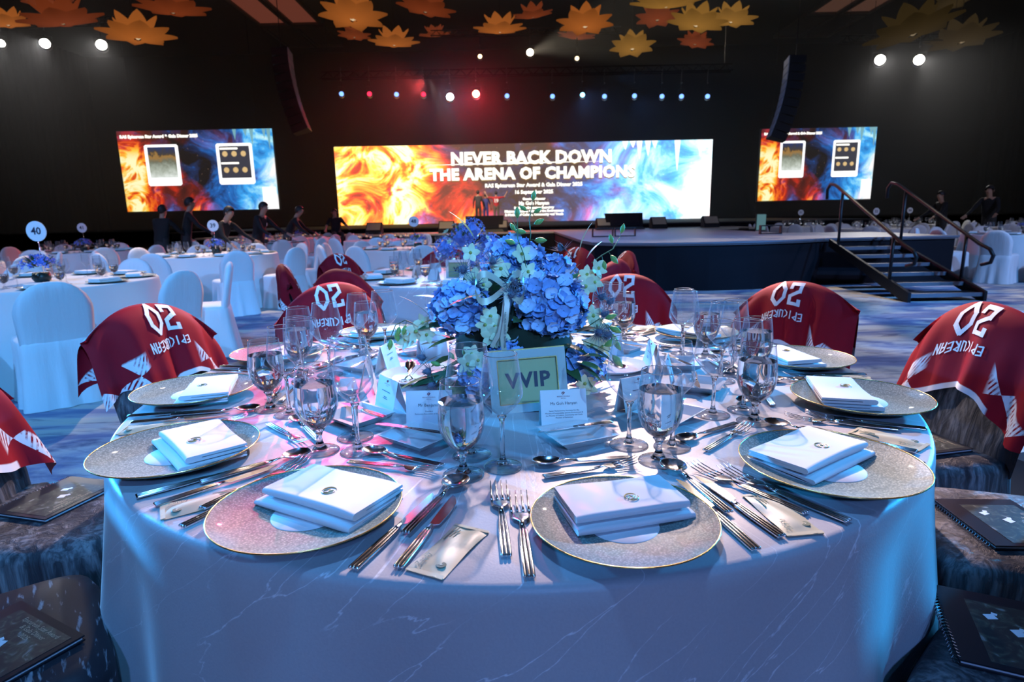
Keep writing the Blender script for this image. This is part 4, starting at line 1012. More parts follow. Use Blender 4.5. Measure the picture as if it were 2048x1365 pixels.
def card_parts(lines, mirrored=True):
    p = P('place_card', 'card'); w_, h_ = .102, .088; tl = R(14); b = MB()
    for s_ in (-1, 1):
        q = Matrix.Translation((0, s_ * .0225, 0)) @ Matrix.Rotation(s_ * tl, 4, 'X'); b.box((0, 0, h_ / 2), (w_, .0008, h_), 0, 0, q)
    p.part('folded_card', b.mesh('folded_card', 'paper'))
    for s_ in ((-1, 1) if mirrored else (-1,)):
        base = Matrix.Rotation(0 if s_ < 0 else PI, 4, 'Z') @ Matrix.Translation((0, -.0225, 0)) @ Matrix.Rotation(-tl, 4, 'X')
        b = MB(); dark = []
        for body, z, size, mi in lines:
            q = base @ Matrix.Translation((0, -.0012, z)) @ UPRIGHT
            if body is None: b.box((0, 0, 0), (size, .0014, .0004), mi, 0, q)
            else: b.add(*text(body, size), mi, q)
        p.part('card_print', b.mesh('card_print', ['ink', 'ink_red']))
        b = MB(); q = base @ Matrix.Translation((0, -.0012, .080)) @ UPRIGHT
        b.tube([(.0032 * math.cos(.4 + k * .5), .0032 * math.sin(.4 + k * .5), 0) for k in range(7)], .0008, 4, 0, q); b.tube([(-.0015, -.002, 0), (.0018, .001, 0)], .0009, 4, 0, q); p.part('emblem', b.mesh('emblem', 'ink_red'))
    return p
HEAD = [('RESORTS WORLD', .73 * .088, .0042, 1), ('SENTOSA', .69 * .088, .0028, 1)]
HEAD = [(HEAD[0][0], .0735, .0036, 1), (HEAD[1][0], .0695, .0026, 1)]
CARD0 = card_parts(HEAD + [('Ms Goh Hanyan', .0585, .0092, 0), ('Senior Parliamentary Secretary for the', .0425, .0043, 0), ('Ministry of Sustainability and the Environment &', .0375, .0043, 0), ('the Ministry of Culture, Community and Youth', .0325, .0043, 0), ('Member of Parliament', .0275, .0043, 0)], False)
CARD1 = card_parts(HEAD + [('Mr Benjamin', .0560, .0095, 0), ('President', .0425, .0045, 0), ('Restaurant Association of Singapore', .0370, .0043, 0)], False)
CARDX = card_parts(HEAD + [(None, .056, .044, 0), (None, .0425, .016, 0), (None, .0385, .024, 0)])


def kind_packet(seed):
    p = P('towel_packet', 'packet'); q = random.Random(seed); L_, w_ = .132, .058
    def fn(u, v_):
        x = (u - .5) * w_; y = (v_ - .5) * L_; e_ = max(0, 1 - (abs(v_ - .5) * 2.25) ** 4) if abs(v_ - .5) < .444 else 0
        return (x * (1 - .04 * e_), y, .0022 + .0055 * e_ * max(0, 1 - (abs(u - .5) * 2) ** 2.5) + .0012 * math.sin(9 * u + 7 * v_ + seed))
    b = MB(); b.grid(fn, 10, 16); b.grid(lambda u, v_: (fn(1 - u, v_)[0], fn(u, v_)[1], .0008), 4, 4); p.part('wrapper', b.mesh('wrapper', 'packet', True))
    for s_ in (-1, 1):
        b = MB(); n_ = 26
        for k in range(n_):
            x = (k / n_ - .5) * w_ * .99; dx = w_ / n_; y0 = s_ * L_ * .45
            b.add([(x, y0, .0036), (x + dx, y0, .0036), (x + dx, s_ * L_ * .5, .0030), (x + dx / 2, s_ * (L_ * .5 + .0016), .0028), (x, s_ * L_ * .5, .0030)], [(0, 1, 2, 3, 4)])
        p.part('crimped_end', b.mesh('crimped_end', 'packet'))
    top = .0080
    b = MB(); b.add(*text('Zappy', .0125), 0, Matrix.Translation((-.017, -.040, .0070)) @ Matrix.Rotation(R(90), 4, 'Z')); p.part('name_print', b.mesh('name_print', 'green_ink'))
    b = MB(); b.box((-.012, .035, top), (.0022, .03, .0002)); b.box((-.017, .031, top), (.0022, .038, .0002)); b.box((-.007, .033, top), (.0016, .022, .0002)); p.part('text_print', b.mesh('text_print', 'green_ink'))
    b = MB(); b.lathe([(.0001, 0), (.0068, 0), (.0074, -.0004)], 18, 0, Matrix.Translation((.013, -.043, .0066)), False, False); b.lathe([(.0001, .0003), (.0028, .0003)], 3, 1, Matrix.Translation((.013, -.043, .0067)), False, False)
    p.part('round_logo', b.mesh('round_logo', ['green_ink', 'packet'])); return p
PACK = kind_packet(1)

# ------------------------------------------------------------------ lay the near table
ZT_ = TZ + .0005
def frame(k):
    a = R(PLACE[k][0]); o = Vector((CX + .876 * math.cos(a), CY + .876 * math.sin(a))); out = Vector((math.cos(a), math.sin(a))); rt = Vector((-math.sin(a), math.cos(a)))
    return o, rt, -out, a
def at(k, a_, b_, z=0.):
    o, rt, inn, _ = frame(k); p_ = o + rt * a_ + inn * b_; return (p_.x, p_.y, ZT_ + z)
def lay(kind, k, label, group, end, tip, z=0., tilt=0., jit=.004):
    """a long piece lying from its handle end towards its tip"""
    if k > 1: end = (end[0] + rnd.uniform(-jit, jit), end[1] + rnd.uniform(-jit, jit)); tip = (tip[0] + rnd.uniform(-jit, jit), tip[1] + rnd.uniform(-jit, jit))
    p0, p1 = Vector(at(k, *end)), Vector(at(k, *tip)); d = p1 - p0
    o = kind.put(label + ' ' + PLACE[k][1], (p0.x, p0.y, p0.z + z), 0, group); o.rotation_euler = (tilt, 0, math.atan2(-d.x, d.y)); return o
for k in range(12):
    pl = PLACE[k][1]; _, _, _, ang = frame(k); rz = ang + PI / 2
    CHG.put('silver glass charger plate with gilt rim ' + pl, at(k, 0, 0), rnd.uniform(0, 6), 'charger plates', sca=((.90,) * 3 if k == 0 else (.955,) * 3 if k == 1 else None))
    nz_, nr = {0: (.008, .0), 1: (.0, .0), 2: (.0, 0), 3: (.0, 0), 10: (0, 0), 11: (0, 0)}.get(k, (0, 0))
    na = {0: 4, 1: -6, 2: 3, 3: 10, 11: -4, 10: 5, 9: 4}.get(k, rnd.uniform(-8, 8))
    NAP[k % 2].put('folded white napkin with gold emblem ' + pl, at(k, .012, .045, .0105), rz + R(na), 'folded napkins', sca=((.91,) * 3 if k == 0 else None))
    lay(FORK, k, 'outer dinner fork', 'dinner forks', (-.183, -.042), (-.160, .180)); lay(FORK2, k, 'inner dinner fork', 'dinner forks', (-.162, -.097), (-.133, .140))
    lay(KNIFE, k, 'dinner knife', 'dinner knives', (.157, -.097), (.150, .128)); lay(SPOON, k, 'round soup spoon', 'soup spoons', (.174, .005), (.163, .212), .002)
    lay(KNIFE2, k, 'fish knife', 'fish knives', (.212, -.073), (.188, .128))
    lay(DSPOON, k, 'dessert spoon', 'dessert spoons', (.106, .246), (-.075, .260)); lay(DFORK, k, 'dessert fork', 'dessert forks', (-.076, .198), (.112, .222))
    dz = R({0: 14, 1: -16}.get(k, rnd.uniform(-12, 12)))
    DISH.put('square white butter dish ' + pl, at(k, *({1: (-.005, .345)}.get(k, (.035, .368)))), rz + dz, 'butter dishes')
    lay(BKNIFE, k, 'butter knife across its dish', 'butter knives', *({1: ((.055, .350), (-.105, .350))}.get(k, ((.120, .392), (-.05, .366)))), .0205)
    cz = {0: R(-4), 1: R(23)}.get(k, R(rnd.uniform(-14, 14)))
    (CARD0 if k == 0 else CARD1 if k == 1 else CARDX).put('white tent place card ' + pl, at(k, *({0: (.028, .455), 1: (-.030, .434)}.get(k, (.028, .458)))), rz + cz, 'place cards')
    GW.put('stemmed glass of water ' + pl, at(k, .156, .230), 0, 'water glasses'); GWW.put('empty white wine glass ' + pl, at(k, .210, .288), 0, 'white wine glasses'); GRW.put('empty wide red wine glass ' + pl, at(k, .130, .318), 0, 'red wine glasses')
    PACK.put('pale foil towel packet ' + pl, at(k, .254, -.006), rz + R(-3 if k < 2 else rnd.uniform(-10, 4)), 'towel packets')

# two round white plates with serving tools by the flowers
TONG = P('serving_tongs', 'tongs')
b = MB()
for s_ in (-1, 1):
    b.tube([(s_ * (.014 + .011 * math.cos(a)), -.055 + .013 * math.sin(a), .006) for a in [2 * PI * i / 14 for i in range(14)]], .0018, 6, 0, None, True)
TONG.part('finger_ring', b.mesh('finger_ring', 'chrome', True))
for s_ in (-1, 1):
    b = MB(); strip(b, [(s_ * .012, -.043, .006, .0025, .002), (s_ * .003, -.01, .009, .003, .002), (s_ * -.004, .015, .014, .004, .0018), (s_ * .006, .04, .022, .009, .0018), (s_ * .007, .06, .03, .008, .0015), (s_ * .005, .072, .036, .003, .001)]); TONG.part('jaw', b.mesh('jaw', 'chrome', True))
SPL = P('side_plate', 'plate'); b = MB(); b.lathe([(.0005, .004), (.06, .004), (.085, .009), (.104, .017), (.1055, .0175), (.104, .0155), (.085, .006), (.06, .0005), (.0005, .0005)], 48, 0, None, False, False); SPL.part('dish', b.mesh('dish', 'porcelain', True))
SPL.put('round white plate holding tongs beside the bouquet, on its darker side', (-.285, 1.70, ZT_), 0, 'round plates by the flowers'); TONG.put('small steel serving tongs with finger rings lying on a white plate', (-.298, 1.675, ZT_ + .012), R(6))
SPL.put('round white plate holding a serving spoon beside the bouquet', (.303, 1.765, ZT_), 0, 'round plates by the flowers')
DSPOON.put('serving spoon propped on the round white plate by the bouquet', (.262, 1.86, ZT_ + .016), R(200)); TONG.put('small steel tongs hanging over the plate with the serving spoon', (.255, 1.80, ZT_ + .014), R(200))

# sign
sg = empty('table_sign', 'upright mirror-framed sign reading VVIP in front of the blue bouquet', 'sign', (.0418, 1.3826, ZT_), R(5.9))
sg.rotation_euler = (R(-11), R(-2.5), R(5.9)); fwid, fh, bo = .187, .150, .0215
for nm, x, z, sx, sz in (('frame_side', -fwid / 2 + bo / 2, fh / 2, bo, fh), ('frame_side', fwid / 2 - bo / 2, fh / 2, bo, fh), ('frame_rail', 0, bo / 2, fwid - 2 * bo, bo), ('frame_rail', 0, fh - bo / 2, fwid - 2 * bo, bo)):
    b = MB(); b.box((x, 0, z), (sx, .012, sz)); obj(nm, b.mesh(nm, 'mirror'), sg)
b = MB(); b.box((0, .002, fh / 2), (fwid - 2 * bo, .004, fh - 2 * bo)); obj('sign_card', b.mesh('sign_card', 'sign_paper'), sg)
b = MB()
for x, z, sx, sz in ((0, bo, fwid - 2 * bo, .0022), (0, fh - bo, fwid - 2 * bo, .0022), (-fwid / 2 + bo, fh / 2, .0022, fh - 2 * bo), (fwid / 2 - bo, fh / 2, .0022, fh - 2 * bo)): b.box((x, -.006, z), (sx, .003, sz))
b.box((0, .003, fh + .0012), (fwid, .008, .0024)); obj('gold_beading', b.mesh('gold_beading', 'gold'), sg)
obj('lettering', text_mesh('lettering', 'VVIP', .050, 'ink', Matrix.Translation((0, -.0008, fh / 2)) @ UPRIGHT, bold=.0018, spacing=1.1), sg)
b = MB(); b.add([(-.02, .006, fh * .8), (.02, .006, fh * .8), (.025, .07, -.005), (-.025, .07, -.005), (-.02, .008, fh * .8), (.02, .008, fh * .8), (.025, .072, -.005), (-.025, .072, -.005)], [(0, 1, 2, 3), (7, 6, 5, 4), (0, 4, 5, 1), (1, 5, 6, 2), (2, 6, 7, 3), (3, 7, 4, 0)]); obj('easel_strut', b.mesh('easel_strut', 'black_matt'), sg)

# ------------------------------------------------------------------ the bouquet
FX, FY = .01, 1.60
fl = empty('flower_arrangement', 'low bouquet of blue hydrangeas, pale orchids and dark leaves on the near table', 'flowers', (0, 0, 0))
b = MB(); b.lathe([(.075, TZ + .001), (.10, TZ + .03), (.11, TZ + .08), (.10, TZ + .1)], 24, 0, Matrix.Translation((FX, FY + .02, 0))); obj('vase', b.mesh('vase', 'vase', True), fl)
b = MB(); b.lathe([(.05, .775), (.145, .79), (.165, .85), (.155, .92), (.12, 1.0), (.08, 1.06), (.01, 1.09)], 20, 0, Matrix.Translation((FX - .005, FY + .035, 0))); obj('filler_core', b.mesh('filler_core', mat('dark_filler', (.006, .018, .010), .9), True), fl)  # added dark filler that blocks the view through gaps in the leaves
def floret_into(b, mx, q, sc_=1.):
    for k in range(4):
        a0 = k * PI / 2 + q.uniform(-.15, .15); ph = q.uniform(0, 6); tl = q.uniform(.6, 1.5)
        def fn(u, v_):
            t = v_; wi = .0128 * math.sqrt(max(.0, 1 - ((t - .58) / .60) ** 2)) * min(1, t * 3 + .12); x = (u - .5) * 2 * wi; y = .001 + t * .0195 * (1 - .18 * abs((u - .5) * 2) ** 2)
            return (x * sc_, y * sc_, (.001 + .0065 * tl * t * t + .0026 * math.sin(ph + 7 * u + 4 * t) * t) * sc_)
        b.grid(fn, 4, 4, 0, mx @ Matrix.Rotation(a0, 4, 'Z'))
def floret_mesh(sd):
    b = MB(); floret_into(b, Matrix(), random.Random(sd)); return b.mesh('floret', 'floret', True)
FLOS = [floret_mesh(k) for k in range(4)]
def align(d, spin=0.): return (Vector(d).to_track_quat('Z', 'Y') @ Matrix.Rotation(spin, 4, 'Z').to_quaternion()).to_euler()
def hydrangea(c, rad, n_, face, s_, sq=(1, 1, .85)):
    h = obj('hydrangea_head', HCORE, fl, c, (0, 0, 0), (rad * .70, rad * .70, rad * .62)); g = PI * (3 - math.sqrt(5)); face = Vector(face).normalized(); k = 0; i = 0
    rot = face.to_track_quat('Z', 'Y')
    for i in range(n_):
        z = 1 - (i + .5) / n_ * 1.62; r_ = math.sqrt(max(0, 1 - z * z)); d = rot @ Vector((r_ * math.cos(g * i), r_ * math.sin(g * i), z))
        d = (d + Vector((rnd.uniform(-.12, .12), rnd.uniform(-.12, .12), rnd.uniform(-.12, .12)))).normalized()
        p = Vector((d.x * sq[0], d.y * sq[1], d.z * sq[2])) * rad * rnd.uniform(.80, 1.0)
        o = obj('floret', FLOS[i % 4], h); o.parent = h
        nd = (d + Vector((rnd.uniform(-.5, .5), rnd.uniform(-.5, .5), rnd.uniform(-.5, .5)))).normalized(); ss = s_ * rnd.uniform(.85, 1.2)
        o.location = (p.x / (rad * .70), p.y / (rad * .70), p.z / (rad * .62)); o.rotation_euler = align(nd, rnd.uniform(0, 6)); o.scale = (ss / (rad * .70), ss / (rad * .70), ss / (rad * .62))
b = MB(); b.lathe([(.01, -1), (.6, -.8), (.95, -.3), (.95, .3), (.6, .8), (.01, 1)], 12); q_ = random.Random(9); g_ = PI * (3 - math.sqrt(5))
for i in range(130):
    z_ = 1 - (i + .5) / 130 * 1.8; r_ = math.sqrt(max(0, 1 - z_ * z_)); d_ = Vector((r_ * math.cos(g_ * i), r_ * math.sin(g_ * i), z_)); d2 = (d_ + Vector((q_.uniform(-.5, .5), q_.uniform(-.5, .5), q_.uniform(-.5, .5)))).normalized()
    m4 = d2.to_track_quat('Z', 'Y').to_matrix().to_4x4(); m4.translation = d_ * q_.uniform(1.0, 1.22); floret_into(b, m4, q_, 14.)
HCORE = b.mesh('hydrangea_core', mat('blue_core', (.20, .36, .74), .7), True)
hydrangea((-.128, 1.555, .985), .082, 66, (-.25, -1, .3), .9)
hydrangea((.095, 1.545, .990), .100, 84, (.3, -1, .3), 1.0)
hydrangea((.005, 1.665, 1.090), .088, 58, (0, -.6, .8), .92)
hydrangea((.115, 1.72, 1.05), .07, 26, (.5, -.4, .7), .9)
hydrangea((-.010, 1.505, .862), .066, 26, (-.1, -1, 0), .85)
hydrangea((-.085, 1.485, .825), .055, 18, (-.3, -1, 0), .85)
hydrangea((.185, 1.565, .825), .062, 20, (.8, -.8, -.1), .85)
def leaf_mesh(L_, wd, bend, name='leaf', mt='leaf'):
    def fn(u, v_):
        wi = wd * (math.sin(PI * min(1, v_ * .98 + .02)) ** .8) * (1 - v_ * .3); x = (u - .5) * 2 * wi
        return (x, v_ * L_, -bend * v_ * v_ + .12 * abs(x))
    b = MB(); b.grid(fn, 4, 6); return b.mesh(name, mt, True)
LV = [leaf_mesh(.085, .016, .02), leaf_mesh(.07, .020, .015), leaf_mesh(.10, .013, .03)]
def put_leaf(p, d, s_=1., k=None, spin=0):
    q = Vector(d).normalized().to_track_quat('Y', 'Z') @ Matrix.Rotation(spin, 4, 'Y').to_quaternion()
    obj('leaf', LV[rnd.randrange(3) if k is None else k], fl, p, q.to_euler(), (s_, s_, s_))
q = random.Random(12)
for i in range(185):
    a = q.uniform(0, 2 * PI); el = q.uniform(-.35, 1.1); d = Vector((math.cos(a) * math.cos(el), math.sin(a) * math.cos(el), math.sin(el)))
    c = Vector((FX, FY + .03, .84)); ext = Vector((.215, .17, .215)); p = c + Vector((d.x * ext.x, d.y * ext.y, d.z * ext.z)) * q.uniform(.72, 1.02)
    if p.y < 1.52 and -.08 < p.x < .19 and p.z < .95: continue
    dd = d + Vector((q.uniform(-.7, .7), q.uniform(-.7, .7), q.uniform(-.6, .3))); put_leaf(p, dd, q.uniform(.7, 1.25), None, q.uniform(-.8, .8))
for p, d, s_ in (((.17, 1.50, .862), (1, -.4, .25), 1.0), ((.165, 1.49, .85), (1, -.6, -.05), 1.05), ((.17, 1.50, .84), (.8, -.5, -.3), .9), ((-.17, 1.47, .79), (-.5, -.8, -.2), 1.1), ((-.15, 1.46, .80), (-.3, -.9, -.35), 1.1), ((-.19, 1.5, .82), (-1, -.3, .0), 1.1), ((-.06, 1.46, 1.03), (-1, -.3, .05), 1.0), ((-.21, 1.55, .96), (-.6, -.2, .9), 1.0),
                 ((.19, 1.66, 1.12), (.2, 0, 1), 1.0), ((.21, 1.66, 1.10), (.6, 0, 1), .9), ((.17, 1.66, 1.10), (-.5, 0, .8), 1.0), ((-.19, 1.62, 1.0), (-1, 0, .35), 1.1), ((-.1, 1.7, 1.16), (-.5, .1, 1), 1.), ((.03, 1.7, 1.15), (-.2, 0, 1), 1.)): put_leaf(p, d, s_)
def orchid_mesh():
    b = MB()
    for k in range(5):
        def fn(u, v_):
            wi = .0095 * math.sin(PI * (v_ * .85 + .12)) ** .8; x = (u - .5) * 2 * wi; return (x, .002 + v_ * .024, .003 + .004 * v_ * v_ - .3 * abs(x))
        b.grid(fn, 2, 4, 0, Matrix.Rotation(k * 2 * PI / 5, 4, 'Z'))
    b.lathe([(.0055, 0), (.004, .006), (.0005, .008)], 7, 1, None, False, False); return b.mesh('orchid_bloom', ['orchid', 'orchid_eye'], True)
ORC = orchid_mesh()
def orchid(p, d, s_=1.): obj('orchid_bloom', ORC, fl, p, align(d, rnd.uniform(0, 6)), (s_, s_, s_))
for p, d in (((-.105, 1.60, 1.125), (.1, -1, .2)), ((-.095, 1.56, 1.06), (0, -1, .1)), ((-.07, 1.55, 1.045), (-.3, -1, .2)), ((-.025, 1.55, 1.085), (0, -1, .3)), ((.02, 1.555, 1.055), (.2, -1, .2)), ((.045, 1.56, 1.075), (.3, -1, .3)), ((.03, 1.58, 1.12), (.2, -1, .4)),
             ((.205, 1.62, 1.06), (.2, -1, .2)), ((.225, 1.61, 1.04), (.3, -1, 0)), ((.20, 1.60, 1.03), (-.2, -1, .1)), ((.235, 1.62, 1.075), (.6, -.8, .3)), ((-.052, 1.47, .975), (0, -1, .3)), ((-.04, 1.465, .95), (-.2, -1, 0)), ((-.065, 1.465, .955), (-.3, -1, .1)), ((-.05, 1.46, .925), (0, -1, -.2)), ((-.03, 1.46, .93), (.3, -1, -.1)),
             ((-.235, 1.57, .945), (-.4, -1, .2)), ((-.255, 1.58, .92), (-.4, -1, .1)), ((-.27, 1.60, .90), (-.7, -.8, .2)), ((-.225, 1.56, .915), (-.1, -1, 0)), ((-.29, 1.62, .89), (-.6, -.7, .4)), ((.215, 1.57, .955), (.5, -1, .2)), ((.225, 1.56, .93), (.3, -1, 0)), ((.235, 1.57, .90), (.5, -1, -.2)), ((.21, 1.55, .88), (.2, -1, 0)), ((.24, 1.58, .87), (.6, -1, 0)),
             ((-.10, 1.45, .885), (-.2, -1, .2)), ((-.085, 1.445, .87), (.1, -1, 0)), ((-.11, 1.45, .86), (-.2, -1, -.2)), ((.185, 1.50, .79), (.4, -1, -.1)), ((.195, 1.51, .775), (.2, -1, -.3))): orchid(p, d, rnd.uniform(.95, 1.2))
def bud_mesh():
    b = MB(); b.lathe([(.0008, 0), (.0042, .004), (.0068, .011), (.0058, .018), (.0026, .024), (.0003, .027)], 8); return b.mesh('bud', 'bud', True)
BUD = bud_mesh()
def sprig(pts, buds, rad=.0014):
    b = MB(); b.tube(pts, rad, 6); s_ = obj('bud_sprig', b.mesh('bud_sprig', 'stem', True), fl)
    for t, d, sc_b in buds:
        n_ = len(pts) - 1; i = min(n_ - 1, int(t * n_)); f = t * n_ - i; p = Vector(pts[i]).lerp(Vector(pts[i + 1]), f); d = Vector(d).normalized()
        b = MB(); e_ = p + d * .012; b.tube([p, p + d * .006 + Vector((0, 0, .003)), e_], .0008, 5); obj('bud_stalk', b.mesh('bud_stalk', 'stem'), s_)
        obj('bud', BUD, s_, e_, align(d), (sc_b,) * 3)
sprig([(.045, 1.56, 1.06), (.035, 1.56, 1.12), (.02, 1.56, 1.16), (.02, 1.57, 1.20)], [(.55, (-1, -.3, .3), 1.1), (.75, (-.6, 0, 1), .9), (1., (0, 0, 1), 1.1)])
sprig([(.05, 1.60, 1.13), (.055, 1.61, 1.17), (.052, 1.62, 1.21), (.06, 1.63, 1.245)], [(.2, (1, -.3, 0), 1.25), (.35, (-1, 0, .2), 1.2), (.5, (1, 0, .5), 1.1), (.75, (1, 0, .6), .9), (.8, (-.8, 0, .6), .9), (1., (.2, 0, 1), 1.)])
sprig([(.22, 1.63, 1.09), (.25, 1.64, 1.11), (.28, 1.65, 1.125), (.30, 1.66, 1.155)], [(.3, (.2, -.2, -.8), 1.1), (.5, (.5, -.2, -.6), 1.15), (.7, (-.3, 0, 1), 1.), (1., (.3, 0, 1), 1.)])
sprig([(-.25, 1.60, .93), (-.29, 1.62, .945), (-.32, 1.63, .93), (-.335, 1.64, .90)], [(.3, (-.3, -.2, -1), 1.1), (.5, (-.3, 0, -1), 1.1), (.75, (.2, 0, -1), 1.15), (1., (-.2, 0, -1), 1.2)])
sprig([(.20, 1.55, .93), (.23, 1.55, .95), (.25, 1.55, .93), (.265, 1.56, .90)], [(.4, (.6, 0, .2), 1.2), (.6, (.8, -.2, -.4), 1.3), (.8, (.6, 0, -1), 1.3), (1., (.5, -.2, -.8), 1.2)])
sprig([(.18, 1.52, .90), (.22, 1.51, .885), (.25, 1.51, .87)], [(.6, (.8, 0, .3), 1.4), (1., (.7, -.2, -.8), 1.5)])
sprig([(-.08, 1.48, .87), (-.13, 1.47, .86), (-.18, 1.47, .845)], [(.4, (0, 0, 1), .9), (.6, (-.5, 0, .8), .9), (.9, (-.8, 0, .3), 1.)])
def thistle_mesh():
    b = MB(); b.lathe([(.002, 0), (.008, .004), (.0095, .012), (.007, .020), (.002, .025)], 10); q = random.Random(2)
    for k in range(22):
        a = 2 * PI * k / 22; ti = q.uniform(.1, .7); L_ = q.uniform(.028, .046); d = Vector((math.cos(a), math.sin(a), ti)).normalized() * L_
        s_ = Vector((-math.sin(a), math.cos(a), 0)) * .0016; o = Vector((.006 * math.cos(a), .006 * math.sin(a), .003)); b.add([o - s_, o + s_, o + d], [(0, 1, 2)])
    for k in range(60):
        a = q.uniform(0, 6.28); e_ = q.uniform(-.2, 1.4); d = Vector((math.cos(a) * math.cos(e_), math.sin(a) * math.cos(e_), math.sin(e_))); o = Vector((0, 0, .013)) + d * .010; s_ = d.cross(Vector((0, 0, 1))); s_ = (s_.normalized() if s_.length > .01 else Vector((1, 0, 0))) * .0007; b.add([o - s_, o + s_, o + d * .005], [(0, 1, 2)])
    return b.mesh('thistle_head', 'thistle')
THI = thistle_mesh()
for p, d in (((-.045, 1.53, 1.10), (0, -.6, 1)), ((-.09, 1.55, 1.045), (-.3, -1, .5)), ((-.12, 1.56, 1.08), (-.3, -.8, .6)), ((0, 1.45, 1.03), (.1, -1, .2)), ((.005, 1.46, 1.06), (0, -1, .5)), ((-.21, 1.50, .83), (-.8, -.6, .1)), ((-.20, 1.49, .80), (-.7, -.7, -.2)), ((-.225, 1.52, .86), (-.9, -.4, .3)), ((-.19, 1.47, .78), (-.5, -.8, -.2)),
             ((.14, 1.66, 1.12), (-.2, 0, 1)), ((.235, 1.58, 1.0), (.5, -.6, .6)), ((.24, 1.57, .955), (.7, -.6, .6)), ((.225, 1.54, .915), (.3, -1, .1)), ((.245, 1.55, .905), (.6, -.8, .2)), ((.255, 1.57, .985), (.6, -.3, .8))): obj('thistle_head', THI, fl, p, align(d), (.95,) * 3)
def ribbon_strip(pts, wd, nm):
    b = MB(); vs_ = []; 
    for i, p in enumerate(pts):
        p = Vector(p); d = (Vector(pts[min(i + 1, len(pts) - 1)]) - Vector(pts[max(0, i - 1)])).normalized(); s_ = d.cross(Vector((0, -1, .15))).normalized() * wd
        vs_ += [p - s_, p + s_]
    b.add(vs_, [(2 * i, 2 * i + 1, 2 * i + 3, 2 * i + 2) for i in range(len(pts) - 1)]); return obj(nm, b.mesh(nm, 'ribbon', True), fl)
rib = ribbon_strip([(-.012, 1.45, 1.045), (-.010, 1.43, 1.01), (-.014, 1.425, .97), (-.022, 1.42, .93), (-.018, 1.415, .885), (-.016, 1.41, .85)], .0065, 'ribbon')
ribbon_strip([(-.012, 1.45, 1.04), (-.02, 1.44, .98), (-.03, 1.43, .94), (-.05, 1.43, .905)], .005, 'ribbon')
for s_ in (-1, 1):
    pts = [(-.012 + s_ * .055 * math.sin(t) * .8 - .03 * (s_ < 0) * math.sin(t), 1.45 - .02 * math.sin(t), 1.05 + .034 * math.sin(2 * t) * s_) for t in [PI * k / 14 for k in range(15)]]
    b = MB(); vs_ = []
    for p in pts: vs_ += [(p[0], p[1] - .004, p[2] - .008), (p[0], p[1] + .004, p[2] + .008)]
    b.add(vs_, [(2 * i, 2 * i + 1, 2 * i + 3, 2 * i + 2) for i in range(14)]); obj('bow_loop', b.mesh('bow_loop', 'ribbon', True), fl)
b = MB(); b.add(*text('RESORTS WORLD  SENTOSA', .0068), 0, Matrix.Translation((-.0165, 1.4155, .95)) @ UPRIGHT @ Matrix.Rotation(R(-92), 4, 'Z') @ Matrix.Rotation(R(0), 4, 'X')); obj('ribbon_print', b.mesh('ribbon_print', 'ink'), fl)

# ------------------------------------------------------------------ other round tables
LOWG = kind_glass('wine_glass', .034, .09, [(.004, .09), (.022, .105), (.036, .128), (.037, .14), (.030, .205)], None, 12, False)
LOWW = kind_glass('water_tumbler', .034, .04, [(.004, .04), (.026, .055), (.038, .085), (.037, .12), (.033, .16)], .11, 12, False)
for p_ in (LOWG, LOWW): p_.parts = [q for q in p_.parts if q[0] not in ('rim', 'foot_rim')]
FP = P('dinner_plate', 'plate'); b = MB(); b.lathe([(.0005, .005), (.08, .005), (.14, .013), (.15, .017), (.148, .013), (.08, .0005), (.0005, .0005)], 24, 0, None, False, False); FP.part('dish', b.mesh('dish', 'charger', True))
FN = P('folded_napkin', 'napkin'); b = MB(); b.box((0, 0, .008), (.2, .12, .014)); b.box((0, .006, .024), (.195, .11, .014)); FN.part('folded_layer', b.mesh('folded_layer', 'napkin'))
FC = P('place_card', 'card'); b = MB()
for s_ in (-1, 1): b.box((0, 0, .04), (.1, .001, .08), 0, 0, Matrix.Translation((0, s_ * .02, 0)) @ Matrix.Rotation(s_ * R(14), 4, 'X'))
FC.part('folded_card', b.mesh('folded_card', 'paper'))
def small_flower(mt, seed):
    p = P('flower_bowl', 'flowers'); q = random.Random(seed); b = MB(); b.lathe([(.05, .0), (.07, .03), (.06, .08)], 14); p.part('bowl', b.mesh('bowl', 'vase', True))
    b = MB()
    for i in range(70):
        d = Vector((q.gauss(0, 1), q.gauss(0, 1), abs(q.gauss(0, .8)))).normalized(); c = Vector((0, 0, .13)) + Vector((d.x * .14, d.y * .14, d.z * .10)) * q.uniform(.85, 1.05)
        qq = d.to_track_quat('Z', 'Y').to_matrix().to_4x4(); qq.translation = c
        for k in range(4): b.add([(0, 0, 0), (.016, .008, .004), (.022, 0, .006), (.016, -.008, .004)], [(0, 1, 2, 3)], 0, qq @ Matrix.Rotation(k * PI / 2 + i, 4, 'Z'))
    p.part('blossom', b.mesh('blossom', mt, True), stuff=True); b = MB()
    for i in range(40):
        a = q.uniform(0, 6.28); e_ = q.uniform(-.1, 1.1); d = Vector((math.cos(a) * math.cos(e_), math.sin(a) * math.cos(e_), math.sin(e_))); c = Vector((0, 0, .09)) + d * .08; qq = d.to_track_quat('Y', 'Z').to_matrix().to_4x4(); qq.translation = c
        b.add([(0, 0, 0), (.014, .04, 0), (0, .10, -.01), (-.014, .04, 0)], [(0, 1, 2, 3)], 0, qq)
    p.part('foliage', b.mesh('foliage', 'leaf'), stuff=True); return p
SFB = small_flower(mat('blue_blossom', (.12, .20, .72), .7), 3)
SGN = {}
